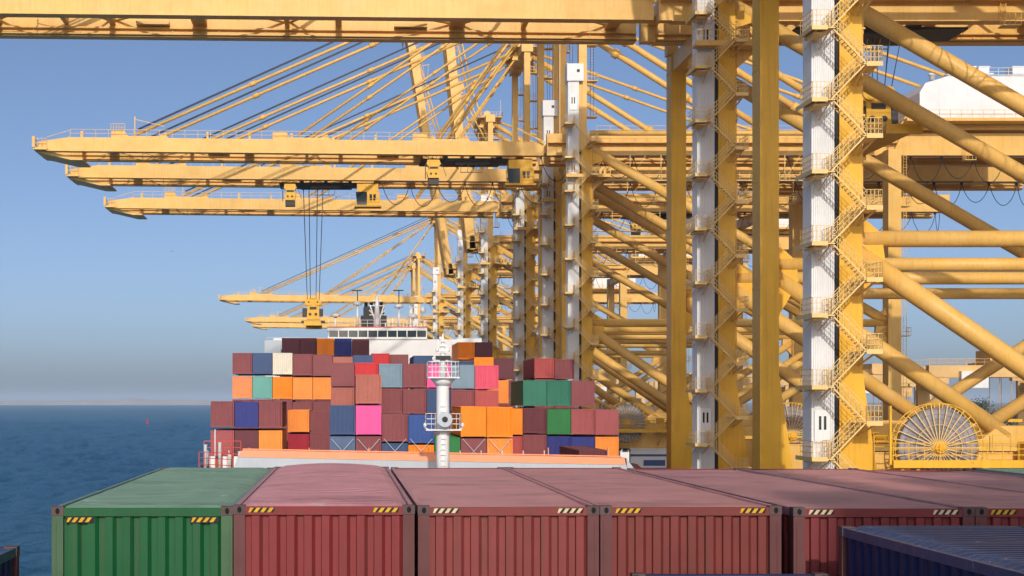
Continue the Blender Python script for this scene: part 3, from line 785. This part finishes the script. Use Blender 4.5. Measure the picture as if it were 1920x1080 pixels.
# bridge
BY = 234.0
def sup(mb):
    mb.box(-2.3, 17.2, BY, BY+12, -6.1, 9.4)
    mb.box(-11.9, 22.0, BY+1, BY+4.5, 7.9, 8.7)          # bridge wings
    mb.box(-12.1,-9.9,BY+.5,BY+9,-6.1,6.19)
    mb.box(-10.9,-2.3, BY+1.0, BY+1.1, 8.7, 9.6)
    mb.box(17.2,21, BY+1.0, BY+1.1, 8.7, 9.6)
    mb.box(-2.6, 12.6, BY-.25, BY+9, 9.41, 9.75); mb.box(-2.6, 12.6, BY-.1, BY+9, 10.75, 11.2)
    for k in range(11): x = -2.4+k*1.49; mb.box(x-.07, x+.07, BY-.05, BY+.2, 9.75, 10.75)
    mb.rail((-11.9,BY+1,8.7),(-3,BY+1,8.7),1,1.2,.06)
su = spart("superstructure", sup, [M['shipwhite']])
for k in range(10):
    x = -2.4+k*1.49
    spart("bridge_window", lambda mb: mb.box(x+.072, x+1.418, BY+.02, BY+.12, 9.752, 10.748), [M['glass']], su)
for x in (2.9, 3.6, 4.3, 6.6, 10.0, 13.4):
    spart("porthole_window", lambda mb: mb.box(x-.16, x+.16, BY-.03, BY-.003, 5.2, 5.8), [M['glass']], su)
spart("bridge_wing_house", lambda mb: mb.box(-12.2, -9.7, BY+.2, BY+5, 6.2, 9.3), [M['bwgrey']], su)
spart("roof_edge", lambda mb: mb.box(-2.65, 12.65, BY-.15, BY+9, 11.21, 11.35), [M['redrail']], su)
def navmast(mb):
    x = 5.0
    mb.lathe([(.5,11.35),(.35,14.4),(.15,16.5),(.08,17.2)], (x,BY+2), 10)
    for (z, l) in ((13.2,1.2),(14.6,1.0),(15.4,.7),(16.2,.45)): mb.box(x-l, x+l, BY+1.9, BY+2.1, z, z+.12)
    for s in (-1, 1): mb.bar((x,BY+2,11.4),(x+s*1.1,BY+2,14.8),.18); mb.bar((x+s*.3,BY+2,13),(x+s*1.2,BY+2,14),.14)
    for (xx, z, h) in ((2.0,11.35,3.4),(8.4,11.35,3.0),(-1.4,11.35,1.6),(10.6,11.35,1.4)):
        mb.lathe([(.16,z),(.14,z+h)], (xx,BY+3), 8); mb.lathe([(.1,z+h),(.7,z+h+.1),(.6,z+h+.5),(.1,z+h+.7)], (xx,BY+3), 10)
    mb.lathe([(.05,11.3),(.05,13.5),(.35,13.7),(.4,14.1),(.2,14.5)], (12.1,BY+3), 10)
    for k in range(12): mb.box(6.2+k*.55, 6.35+k*.55, BY+1.2, BY+1.4, 11.36, 12.0+.9*((k*37) % 5)/5)
    mb.rail((-2.5,BY,11.36),(12.5,BY,11.36),1.0,1.0,.05)
spart("radar_mast", navmast, [M['shipwhite']])
def radar(mb):
    for (x, z, h) in ((2.0,15.4,1.6),(8.4,15.0,2.0)):
        mb.bar((x,BY+3,z),(x,BY+3,z+h),.16); mb.box(x-.9,x+.7,BY+2.9,BY+3.1,z+h,z+h+.18)
    mb.lathe([(.3,12.9),(.45,13.2),(.3,13.5)], (-1.4,BY+3), 10)
spart("radar_scanner", radar, [M['black']])
def funnel(mb):
    mb.box(2.8, 7.2, BY+28, BY+36, 12.2, 14.6); mb.box(3.3, 6.8, BY+28.2, BY+35.8, 14.61, 16.2)
    for x in (3.7, 4.6, 5.5, 6.3): mb.lathe([(.3,16.2),(.3,17.0)], (x,BY+30), 10)
spart("funnel", funnel, [M['black']])
spart("funnel_base", lambda mb: mb.box(2.9, 7.1, BY+28.1, BY+35.9, -6.1, 12.19), [M['beige']])

def contmesh(h, L=12.19, door=False):
    key = ("c", h, L, door)
    if key in _cache: return _cache[key]
    mb = MB(); W = 2.43; x0, x1 = -W/2, W/2; h = h-.12
    # frame
    for x in (x0, x1-.1):
        for y in (0, L-.1): mb.box(x, x+.1, y, y+.1, 0, h)
    for y in (0, L-.08):
        mb.box(x0+.1, x1-.1, y, y+.08, h-.12, h); mb.box(x0+.1, x1-.1, y, y+.08, .03, .2)
    for x in (x0, x1-.08):
        mb.box(x, x+.08, .1, L-.1, h-.1, h-.002); mb.box(x, x+.08, .1, L-.1, .05, .2)
    # corrugated shell
    def run(n, a, b):
        out = []
        for i in range(n):
            t = a+(b-a)*i/n; d = (b-a)/n
            out += [(t, .06), (t+d*.12, .025), (t+d*.5, .025), (t+d*.62, .06)]
        return out
    poly = [(t, d) for t, d in run(9, x0+.1, x1-.1)] + [(x1-d, t) for t, d in run(40, .12, L-.12)] + [(-t, L-d) for t, d in run(9, x0+.1, x1-.1)] + [(x0+d, L-t) for t, d in run(40, .12, L-.12)]
    mb.prism(poly, .2, h-.1, 'z')
    mb.box(x0+.08, x1-.08, .08, L-.08, h-.1, h-.03)
    for i in range(1, 30): y = L*i/30; mb.box(x0+.15, x1-.15, y-.07, y+.07, h-.03, h-.008)
    if door:
        mb.box(x0+.11, -.012, -.005, .024, .21, h-.13); mb.box(.012, x1-.11, -.005, .024, .21, h-.13)
        for x in (-.85,-.3,.3,.85):
            mb.box(x-.022, x+.022, -.06, -.02, .1, h-.06); mb.box(x, x+.25, -.05, -.02, 1.0, 1.06)
            for z in (.5, h*.5, h-.5): mb.box(x-.06, x+.06, -.04, -.006, z, z+.07)
    # castings proud of the frame
    for x in (x0-.003, x1-.175):
        for y in (-.004, L-.174):
            for z in (0-.002, h-.116): mb.box(x, x+.178, y, y+.178, z, z+.118)
    _cache[key] = mb.mesh("shipping_container", [M['cont']]); return _cache[key]

PAL = {'maroon': (138,72,76), 'dark maroon': (104,48,58), 'brown': (180,106,92), 'pinkish brown': (168,86,88), 'orange': (255,140,12), 'light orange': (250,150,62), 'salmon orange': (240,146,90),
       'navy': (40,50,128), 'blue': (58,82,124), 'bright blue': (52,84,150), 'teal': (104,170,160), 'cream': (228,220,200), 'pink': (240,88,160), 'rose': (222,84,112), 'red': (205,48,54), 'crimson': (172,34,56),
       'grey blue': (124,150,168), 'bluish green': (44,120,96), 'green': (38,122,62), 'slate blue': (84,106,140), 'dull red': (180,78,76)}
B_ = {0: 146.2, 1: 159.6, 2: 173.2, 3: 190.5, 4: 204.5, 5: 218.0}
# (bay, column, pixel row of the top, height, colour)
L_ = [
 # upper left block
 (3,0,660,2.75,'maroon'),(3,1,660,2.75,'blue'),(3,2,660,2.8,'cream'),(3,3,662,2.8,'maroon'),(3,4,663,2.8,'maroon'),
 (3,0,704,2.85,'salmon orange'),(3,1,704,2.85,'teal'),(3,2,705,2.85,'orange'),(3,3,706,2.85,'light orange'),(3,4,706,2.85,'light orange'),
 (3,3,752,2.6,'maroon'),(3,4,752,2.6,'maroon'),
 (1,0,750,2.85,'maroon'),(1,1,751,2.85,'navy'),(1,2,751,2.85,'maroon'),(1,0,805,2.75,'pinkish brown'),(1,1,805,2.75,'dark maroon'),(1,2,805,2.75,'light orange'),
 (2,3,767,2.6,'light orange'),(2,4,769,2.6,'maroon'),(2,3,812,2.6,'crimson'),(2,4,803,2.9,'maroon'),
 # middle block, nearest bay
 (0,5,758,2.9,'blue'),(0,6,758,2.9,'pink'),(0,6,700,2.9,'brown'),(0,7,775,2.7,'maroon'),(0,8,777,2.75,'bright blue'),
 (0,5,816,2.9,'slate blue'),(0,6,816,2.9,'maroon'),(0,7,829,2.6,'blue'),(0,8,832,2.6,'orange'),(0,9,818,2.6,'green'),
 (0,10,760,3.0,'orange'),(0,11,761,3.0,'orange'),(0,10,820,2.9,'maroon'),(0,11,820,2.9,'light orange'),
 (1,5,678,2.6,'maroon'),(1,5,725,2.6,'brown'),(1,6,678,2.6,'red'),
 (1,7,680,2.6,'grey blue'),(1,7,727,2.65,'maroon'),(1,8,680,2.6,'maroon'),(1,8,728,2.65,'maroon'),(1,9,680,2.6,'pink'),(1,9,728,2.6,'blue'),(1,9,776,2.6,'maroon'),
 (1,10,682,2.6,'grey blue'),(1,11,683,2.6,'rose'),(1,10,729,2.6,'maroon'),(1,11,730,2.6,'dull red'),(1,12,764,2.85,'orange'),(1,12,816,2.85,'dull red'),
 (2,12,711,2.75,'light orange'),(3,13,670,2.7,'dark maroon'),
 # right block
 (1,13,763,2.75,'dark maroon'),(1,14,765,2.75,'green'),(1,15,765,2.75,'pinkish brown'),(1,16,766,2.75,'pinkish brown'),
 (1,13,813,2.75,'maroon'),(1,14,816,2.75,'navy'),(1,15,817,2.75,'navy'),(1,16,817,2.75,'light orange'),
 (1,13,711,2.8,'bluish green'),(1,14,711,2.8,'bluish green'),(1,15,712,2.8,'maroon'),
 (3,15,670,2.6,'dull red'),(3,16,672,2.6,'maroon'),
 # tops in front of the bridge
 (5,2,632,2.6,'dark maroon'),(5,3,632,2.6,'dark maroon'),(5,4,633,2.6,'orange'),(5,5,633,2.6,'navy'),(5,6,634,2.6,'dark maroon'),
 (3,5,667,2.6,'brown'),(3,6,664,2.6,'blue'),(4,7,661,2.6,'red'),(4,8,663,2.6,'maroon'),(3,9,665,2.6,'blue'),
 (5,12,640,2.6,'orange'),(5,13,640,2.6,'dark maroon'),(3,12,668,2.6,'orange'),(3,11,676,2.6,'blue'),(3,10,676,2.6,'blue'),
]
ORD = ['first','second','third','fourth','fifth','sixth','seventh','eighth','ninth','tenth','eleventh','twelfth','thirteenth','fourteenth','fifteenth','sixteenth','seventeenth']
items = []
for (b, c, y, h, colr) in L_:
    d = B_[b]; zt = (VY-y)/F*d; items.append([b, c, zt, h, colr, y])
cols = {}
for it in items: cols.setdefault(it[1], []).append(it)
ccount = {}
for it in items: ccount[it[4]] = ccount.get(it[4], 0)+1
GRP = "shipping containers stacked on the ship ahead"
for c, lst in cols.items():
    lst.sort(key=lambda i: i[5])
    for k, it in enumerate(lst):
        b, c, zt, h, colr, y = it
        o = link("shipping_container", contmesh(h, door=(c*7+b*3+int(y)) % 5 < 2), None, (SHX+2.5*(c-8), B_[b], zt-h))
        o.color = lin(*PAL[colr])
        pos = "topmost" if k == 0 else ("lowest" if k == len(lst)-1 else ORD[k]+" down")
        fromr = c > 8
        side = "right" if fromr else "left"; nn = ORD[16-c] if fromr else ORD[c]
        tag(o, f"{colr} container, {pos} in the {nn} column from the {side} on the ship ahead", "container", GRP)
# boxes that carry the visible ones, down to the deck
lowest = {}
for it in items:
    k = (it[0], it[1]); z = it[2]-it[3]; lowest[k] = min(lowest.get(k, 99), z)
dull = ['maroon']
for (b, c), z in lowest.items():
    while z - 2.6 > -6.3:
        h = 2.6; z -= h
        o = link("shipping_container", contmesh(h), None, (SHX+2.5*(c-8), B_[b], z)); o.color = lin(*PAL[random.choice(dull)])
        tag(o, "maroon container buried low in the ship's stacks behind the front boxes", "container", "containers hidden inside the ship's stacks")
o = link("shipping_container", contmesh(2.0), None, (21.4, 132.0, -6.1)); o.color = lin(*PAL['dark maroon'])
tag(o, "low dark maroon box standing alone in front of the stacks at the breakwater's right end", "container", GRP)
def lashing(mb):
    for c in (5,6,7,8,10,11):
        x = SHX+2.5*(c-8)
        for (a, bq) in ((-1.1,1.1),(1.1,-1.1)): mb.bar((x+a,145.9,-6.0),(x+bq*.95,145.9,-3.6),.05)
spart("lashing_rod", lashing, [M['bwgrey']])

# ------------------------------------------------------------------ own ship, foreground containers
own = thing("container_ship", "ship we stand on, its deck hidden beneath the rows of nearby container roofs", "ship", (11, 0, WATER))
OO = (11, 0, WATER)
def ohull(mb):
    poly = [(-6.9,-150),(28.6,-150),(28.6,35),(24,58),(11,78),(-2,58),(-6.9,35)]
    mb.prism(poly, WATER-2, -5.2, 'z')
spart("hull", ohull, [M['hull']], own, OO)
def hatch(mb):
    mb.box(-4.2, 28.3, 20.4, 33.2, -5.2, -4.1); mb.box(3.2, 9.2, 6.9, 19.9, -5.2, -4.95); mb.box(-6.8, -3.9, 6.9, 19.9, -5.2, -4.8)
spart("hatch_cover", hatch, [M['deck']], own, OO)
def unseen_shade_block(mb):  # unseen block and posts behind the camera, added to shade the right-hand boxes
    mb.box(6.3, 28.0, -52, -42, -5.2, 27.0)
    mb.box(9.5, 25.5, -51, -43, 27.01, 29.2)
    for x in (8.3, 12.5, 19, 23): mb.lathe([(.35,27.0),(.3,33.5)], (x,-44), 10)
    for z in (4, 10, 16, 22, 26): mb.box(6.1, 28.3, -52.3, -41.7, z, z+.25)
spart("superstructure", unseen_shade_block, [M['shipwhite']], own, OO)  # added out of view, only for the shadow it casts forward

def fg_container(name_label, xc, y0, ztop, mats, L=12.19, h=2.6, W=2.44, roofridge=.02, bulge=0, stripe='y', stripe_low=False, post='steelpost', castm='casting', nr=56, stripes=True, recess=.045, group=None):
    """mats: wall, roof.  Origin: centre of the near end, at the base"""
    t = thing("shipping_container", name_label, "container", (xc, y0, ztop-h), group)
    def P(name, fn, mt, parent=t):
        mb = MB(); fn(mb); return link(name, mb.mesh(name, mt), parent)
    x0, x1 = -W/2, W/2; wm, rm = mats; pw = .155; hh = .125
    def endp(yface, sgn):
        def fn(mb):
            n = 9; a, b = x0+pw, x1-pw; pts = []
            lo, hi = recess+.032, recess-.026
            for i in range(n):
                d = (b-a)/n; s = a+d*i
                pts += [(s, lo), (s+d*.33, lo), (s+d*.37, hi), (s+d*.80, hi)]
            pts.append((b, lo))
            z0, z1 = .16, h-.05
            bI = len(mb.v)
            for (x, d) in pts:
                mb.v.append((x, yface+sgn*d, z0)); mb.v.append((x, yface+sgn*d, h-hh-.012 if d < .05 else z1))
            for i in range(len(pts)-1): k = bI+2*i; mb.face([k, k+2, k+3, k+1])
            mb.box(a, b, min(yface+sgn*(lo+.004), yface+sgn*.14), max(yface+sgn*(lo+.004), yface+sgn*.14), h-hh-.1, h-.06)
        return fn
    P("end_panel", endp(0, 1), [wm]); P("end_panel", endp(L, -1), [wm])
    def side(xf, sgn):
        def fn(mb):
            n = 40; a, b = .16, L-.16; pts = []
            for i in range(n):
                d = (b-a)/n; s = a+d*i
                pts += [(s, .055), (s+d*.13, .02), (s+d*.5, .02), (s+d*.63, .055)]
            pts.append((b, .055)); bI = len(mb.v)
            for (y, d) in pts: mb.v.append((xf+sgn*d, y, .16)); mb.v.append((xf+sgn*d, y, h-.12))
            for i in range(len(pts)-1): k = bI+2*i; mb.face([k, k+2, k+3, k+1])
        return fn
    P("side_panel", side(x0, 1), [wm]); P("side_panel", side(x1, -1), [wm])
    def beam(y, za, zb): return lambda mb: mb.box(x0+pw+.002, x1-pw-.002, y+.004, y+.05, za, zb)
    for y in (0, L-.056): P("header_beam", beam(y, h-hh, h-.012), [wm]); P("bottom_sill", beam(y, .02, .16), [wm])
    def srail(x):
        return lambda mb: mb.box(x, x+.06, .18, L-.18, h-.12, h-.008)
    for x in (x0+.004, x1-.064):
        P("side_rail", srail(x), [rm]); P("bottom_rail", (lambda mb: mb.box(x, x+.06, .18, L-.18, .03, .16)), [wm])
    def post_(x, y):
        def fn(mb):
            mb.box(x, x+pw, y, y+.14, .118, h-.118)
            mb.box(x+(.04 if x < 0 else pw-.06), x+(.06 if x < 0 else pw-.04), y-.012 if y < 1 else y+.14, y if y < 1 else y+.152, .2, h-.2)
        return fn
    for x in (x0, x1-pw):
        for y in (0, L-.14): P("corner_post", post_(x, y), [M[post]])
    def cast(x, y, z):
        def fn(mb): mb.box(x, x+.164, y, y+.18, z, z+.118)
        return fn
    def hole(x, y, z):
        def fn(mb):
            n = 12; bI = len(mb.v)
            cx, cz = x+.085, z+.06
            poly = [(cx+.030*math.cos(2*math.pi*k/n), cz+.042*math.sin(2*math.pi*k/n)) for k in range(n)]
            mb.prism(poly, y-.003 if y < 1 else y+.18, y+.002 if y < 1 else y+.183, 'y')
        return fn
    for x in (x0-.006, x1-.158):
        for y in (-.006, L-.174):
            for z in (-.004, h-.114):
                c = P("corner_casting", cast(x, y, z), [M[castm]]); P("casting_hole", hole(x, y, z), [M['hole']], c)
    def roof(mb):
        nx = 14; a, b = x0+.068, x1-.068; ya, yb = .105, L-.105
        ys = []
        d = (yb-ya)/nr
        for i in range(nr):
            s = ya+d*i; ys += [(s, 0), (s+d*.2, 1), (s+d*.6, 1), (s+d*.8, 0)]
        ys.append((yb, 0)); rnd = random.Random(int(xc*100)); dents = [(rnd.uniform(a,b), rnd.uniform(ya,yb), rnd.uniform(.25,.7), rnd.uniform(.006,.02)) for _ in range(16)]
        for (y, u) in ys:
            for k in range(nx+1):
                x = a+(b-a)*k/nx; e = math.sin(math.pi*k/nx)
                edge = min(1, 6*e); v = (y-ya)/(yb-ya)
                z = h-.03+roofridge*u*edge + bulge*e*(.25+.75*math.sin(math.pi*min(1, v*.62)))*min(1, v*5)
                for (dx, dy, dr, dd) in dents: z -= dd*math.exp(-((x-dx)**2+(y-dy)**2)/dr**2)
                mb.v.append((x, y, z))
        for i in range(len(ys)-1):
            for k in range(nx): q = i*(nx+1)+k; mb.face([q, q+1, q+nx+2, q+nx+1])
    P("roof_panel", roof, [rm])
    if stripes:
        def haz(xa, flip):
            def fn(mb):
                wS, hS = .36, .062; zb = h-hh+.035 if not stripe_low else h-hh-.078
                yy = -.003 if not stripe_low else -.006
                n = 4; sl = .045
                dx = wS/n
                if stripe_low: mb.box(xa-.012, xa+wS+.012, yy+.0045, yy+.020, zb-.012, zb+hS+.012, 1)
                for i in range(n):
                    for j, mi in ((0,0),(.55,1)):
                        s0 = xa+dx*(i+j); s1 = s0+dx*(.55 if j == 0 else .45)
                        q = [(max(xa,s0-sl/2)), min(xa+wS,s1-sl/2) , min(xa+wS,s1+sl/2), min(xa+wS,max(xa,s0+sl/2))]
                        bI = len(mb.v); mb.v += [(q[0],yy,zb),(q[1],yy,zb),(q[2],yy,zb+hS),(q[3],yy,zb+hS)]; mb.face([bI,bI+1,bI+2,bI+3], mi)
            return fn
        sm = [M['stripey' if stripe == 'y' else 'stripew'], M['stripeb']]
        P("hazard_marking", haz(x0+.2, 0), sm); P("hazard_marking", haz(x1-.56, 1), sm)
    def under(mb): mb.box(x0+.07, x1-.07, .1, L-.1, .03, .12)
    P("floor", under, [M['dark']])
    return t
FG = "large containers in the front row of the own ship"
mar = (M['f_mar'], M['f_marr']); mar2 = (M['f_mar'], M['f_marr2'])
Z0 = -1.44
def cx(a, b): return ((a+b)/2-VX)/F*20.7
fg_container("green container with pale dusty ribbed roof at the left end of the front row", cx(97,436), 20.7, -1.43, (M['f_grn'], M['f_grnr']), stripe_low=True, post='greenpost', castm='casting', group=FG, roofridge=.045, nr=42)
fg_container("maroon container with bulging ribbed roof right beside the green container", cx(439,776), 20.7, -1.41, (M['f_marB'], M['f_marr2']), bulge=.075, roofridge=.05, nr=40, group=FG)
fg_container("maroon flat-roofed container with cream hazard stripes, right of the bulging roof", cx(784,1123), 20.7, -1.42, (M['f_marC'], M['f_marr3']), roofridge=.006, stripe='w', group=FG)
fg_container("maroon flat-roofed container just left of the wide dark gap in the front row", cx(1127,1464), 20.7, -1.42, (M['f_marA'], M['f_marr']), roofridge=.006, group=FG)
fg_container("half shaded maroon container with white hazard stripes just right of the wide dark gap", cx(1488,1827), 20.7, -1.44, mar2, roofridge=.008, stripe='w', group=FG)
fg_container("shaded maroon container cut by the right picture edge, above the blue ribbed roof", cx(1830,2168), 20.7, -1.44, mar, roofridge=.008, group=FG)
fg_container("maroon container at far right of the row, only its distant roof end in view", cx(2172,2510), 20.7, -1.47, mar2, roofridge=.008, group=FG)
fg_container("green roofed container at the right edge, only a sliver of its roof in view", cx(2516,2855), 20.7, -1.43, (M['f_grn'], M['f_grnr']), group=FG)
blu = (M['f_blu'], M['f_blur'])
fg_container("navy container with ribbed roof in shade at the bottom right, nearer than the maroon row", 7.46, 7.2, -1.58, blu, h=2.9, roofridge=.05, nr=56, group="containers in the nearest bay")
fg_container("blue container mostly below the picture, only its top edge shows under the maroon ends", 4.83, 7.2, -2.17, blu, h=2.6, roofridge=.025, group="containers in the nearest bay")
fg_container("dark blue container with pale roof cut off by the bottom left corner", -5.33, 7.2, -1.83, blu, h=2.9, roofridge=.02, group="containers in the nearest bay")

# ------------------------------------------------------------------ container yard behind the quay
def yard_crane(x, y, label, rot=0):
    t = thing("yard_crane", label, "yard crane", (x, y, QUAY), "beige yard gantry cranes behind the quay")
    t.rotation_euler = (0, 0, rot)
    def P(name, fn, m): mb = MB(); fn(mb); return link(name, mb.mesh(name, [m]), t)
    for sx in (-12, 12):
        for sy in (-4, 4):
            P("leg", lambda mb: (mb.prism([(sx-.55,1.8),(sx+.55,1.8),(sx+.8,22),(sx-.8,22)], sy-.5, sy+.5, 'y')), M['beige'])
            P("wheel_bogie", lambda mb: (mb.box(sx-.6, sx+.6, sy-1.6, sy+1.6, 1.0, 1.78), mb.tube((sx-.3,sy-.9,.75),(sx+.3,sy-.9,.75),.75,14), mb.tube((sx-.3,sy+.9,.75),(sx+.3,sy+.9,.75),.75,14)), M['tyre'])
        P("sill_beam", lambda mb: (mb.box(sx-.5, sx+.5, -3.45, 3.45, 1.9, 3.0), mb.box(sx-.45, sx+.45, -3.45, 3.45, 20.0, 21.6), mb.box(sx+.81, sx+1.8,-2.5,2.5,3.2,6.0)), M['beige'])
    for sy in (-4, 4):
        P("girder", lambda mb: (mb.box(-14, 14, sy-.7, sy+.7, 22.01, 24.0), mb.rail((-14,sy-.65,24),(14,sy-.65,24),1.1,1.6,.06)), M['beige'])
    P("trolley", lambda mb: (mb.box(-3.5, 3.5, -5, 5, 24.1, 24.6), mb.box(-3, 2.2, -3, 3, 24.61, 26.6), mb.box(4.0, 6.4, -2.5, -.5, 19.0, 21.4), mb.bar((4.2,-1,21.4),(4.2,-1,24.1),.3), mb.bar((6.2,-1,21.4),(6.2,-1,24.1),.3)), M['beige'])
    P("electric_cabin", lambda mb: mb.box(-9.0, -4.5, -5.9, -4.75, 20.2, 23.0), M['shipwhite'])
    P("spreader", lambda mb: (mb.box(-1.2,1.2,-5.8,5.8,14.5,15.0), [mb.tube((a,b,15.0),(a,b,24.1),.05,5) for a in (-1,1) for b in (-2,2)]), M['yellow2'])
for (x, y, lb) in ((112,262,"beige yard gantry crane right of the big cable wheel, nearest of its kind"),(146,300,"beige yard gantry crane behind the long diagonal brace at the right edge"),(124,355,"beige yard gantry crane seen between the sunlit stairs and the cable wheel"),
                   (150,430,"small beige yard gantry crane far behind the cable wheel"),(108,470,"distant yard gantry crane behind the second crane's shaded columns"),(128,600,"most distant yard gantry crane, low on the skyline among the braces"),
                   (101,395,"yard gantry crane half hidden behind the landside legs, left of the stairs"),(99,545,"little yard gantry crane seen through the crossing braces right of the ship's stacks"),(97,700,"tiny yard gantry crane far off behind the small cable wheel"),(112,820,"faintest yard gantry crane, far off above the quay crane portals"),(168,330,"yard gantry crane at the right edge, farthest from the quay")):
    yard_crane(x, y, lb)
yc = ['maroon','blue','orange','navy','dull red','green','cream']
k = 0
YS = sorted(((106,262,2),(109,262,3),(112,262,2),(118,300,3),(121,300,2),(140,300,3),(143,300,1),(122,355,3),(128,355,2),(98,300,2),(101,330,3)), key=lambda q: q[0]/q[1])
for i, (x, y, n) in enumerate(YS):
    for j in range(n):
        o = link("shipping_container", contmesh(2.6), None, (x, y, QUAY+2.61*j)); cn = yc[k % 7]; o.color = lin(*PAL[cn]); k += 1
        wh = "lone" if n == 1 else "lowest" if j == 0 else "topmost" if j == n-1 else "middle"
        tag(o, f"{cn} container, {wh} in the {ORD[i]} yard stack from the left, behind the quay cranes", "container", "containers stacked in the yard")

# trees beyond the yard
def tree(x, y, h, seed, label):
    t = thing("tree", label, "tree", (x, y, QUAY), "dusty trees beyond the container yard"); rnd = random.Random(seed)
    mb = MB(); mb.tube((0,0,0), (.2,0,h*.45), .32, 8, r2=.2); limbs = []
    for i in range(9):
        a = rnd.uniform(0, 6.28); z = h*rnd.uniform(.3,.5); e = Vector((math.cos(a)*h*.24*rnd.uniform(.6,1.2), math.sin(a)*h*.24*rnd.uniform(.6,1.2), h*rnd.uniform(.55,.92)))
        mb.tube((.15,0,z), e, .14, 6, r2=.04); limbs.append(e)
    link("trunk", mb.mesh("trunk", [M['bark']]), t)
    mb = MB()
    for e in limbs + [Vector((0,0,h*.8))]:
        for _ in range(170):
            p = e + Vector((rnd.gauss(0,1), rnd.gauss(0,1), rnd.gauss(0,.7)))*h*.075
            a = Vector((rnd.gauss(0,1), rnd.gauss(0,1), rnd.gauss(0,1))).normalized()*rnd.uniform(.2,.42); b = a.cross(Vector((rnd.gauss(0,1), rnd.gauss(0,1), rnd.gauss(0,1))).normalized())*.7
            q = len(mb.v); mb.v += [tuple(p-a), tuple(p+b), tuple(p+a), tuple(p-b)]; mb.face([q,q+1,q+2,q+3])
    link("crown", mb.mesh("crown", [M['leaf']]), t)
tree(203, 540, 20, 1, "loose dark tree behind the top of the big cable wheel")
tree(222, 540, 19, 2, "dark tree framed by the yard crane legs right of the cable wheel")
tree(240, 560, 17, 3, "dusty tree near the right picture edge behind yard cranes")
tree(178, 545, 15, 4, "low tree left of the big cable wheel beyond the yard")
tree(101, 560, 15, 5, "tree glimpsed between the shaded crane columns beyond the small cable wheel")

# buoy and gull over the sea
bz = thing("buoy", "small red channel buoy floating alone on the open sea", "buoy", (-189, 1472, WATER)); bz.scale = (.7,.7,.66)
def P_(par, name, fn, m): mb = MB(); fn(mb); return link(name, mb.mesh(name, [m]), par)
P_(bz, "float", lambda mb: mb.lathe([(1.4,-.6),(2.0,0),(2.0,1.2),(1.5,1.6)], (0,0), 16), M['buoy'])
P_(bz, "tower", lambda mb: (mb.lathe([(1.0,1.6),(.55,5.4),(.55,5.6)], (0,0), 8), [mb.bar((a*1.3,b*1.3,1.6),(a*.4,b*.4,6.6),.2) for a in (-1,1) for b in (-1,1)]), M['buoy'])
P_(bz, "top_mark", lambda mb: mb.lathe([(.1,6.6),(.8,6.7),(.8,8.0),(.1,8.2)], (0,0), 10), M['buoy'])
gl = MB()
gl.lathe([(.02,-.3),(.09,-.12),(.1,.05),(.05,.2),(.02,.28)], (0,0), 8)
for s in (-1, 1):
    q = len(gl.v); gl.v += [(0,.03,-.12),(0,.03,.1),(s*.4,.2,.12),(s*.75,.08,-.05),(s*.4,.17,-.06)]; gl.face([q,q+1,q+2,q+3,q+4])
g = link("seagull", gl.mesh("seagull", [M['grey']]), None, (-22.5, 200, 19.5), (R(70), 0, R(30))); g.scale = (.4,.4,.4)
tag(g, "tiny gull flying alone in the open sky left of the cranes", "bird")

# ------------------------------------------------------------------ air
hz = MB(); hz.box(-30500, 30500, -2500, 40500, WATER-4, 125)
hm = bpy.data.materials.new("sea_haze"); hm.use_nodes = True; hn = hm.node_tree; hn.nodes.clear()
pv = hn.nodes.new("ShaderNodeVolumePrincipled"); ho = hn.nodes.new("ShaderNodeOutputMaterial")
pv.inputs["Color"].default_value = (.62,.78,1,1); pv.inputs["Density"].default_value = 7e-5; pv.inputs["Anisotropy"].default_value = -.15
hn.links.new(pv.outputs[0], ho.inputs["Volume"])
if True:
    struct(link("haze", hz.mesh("haze", [hm])), "stuff")
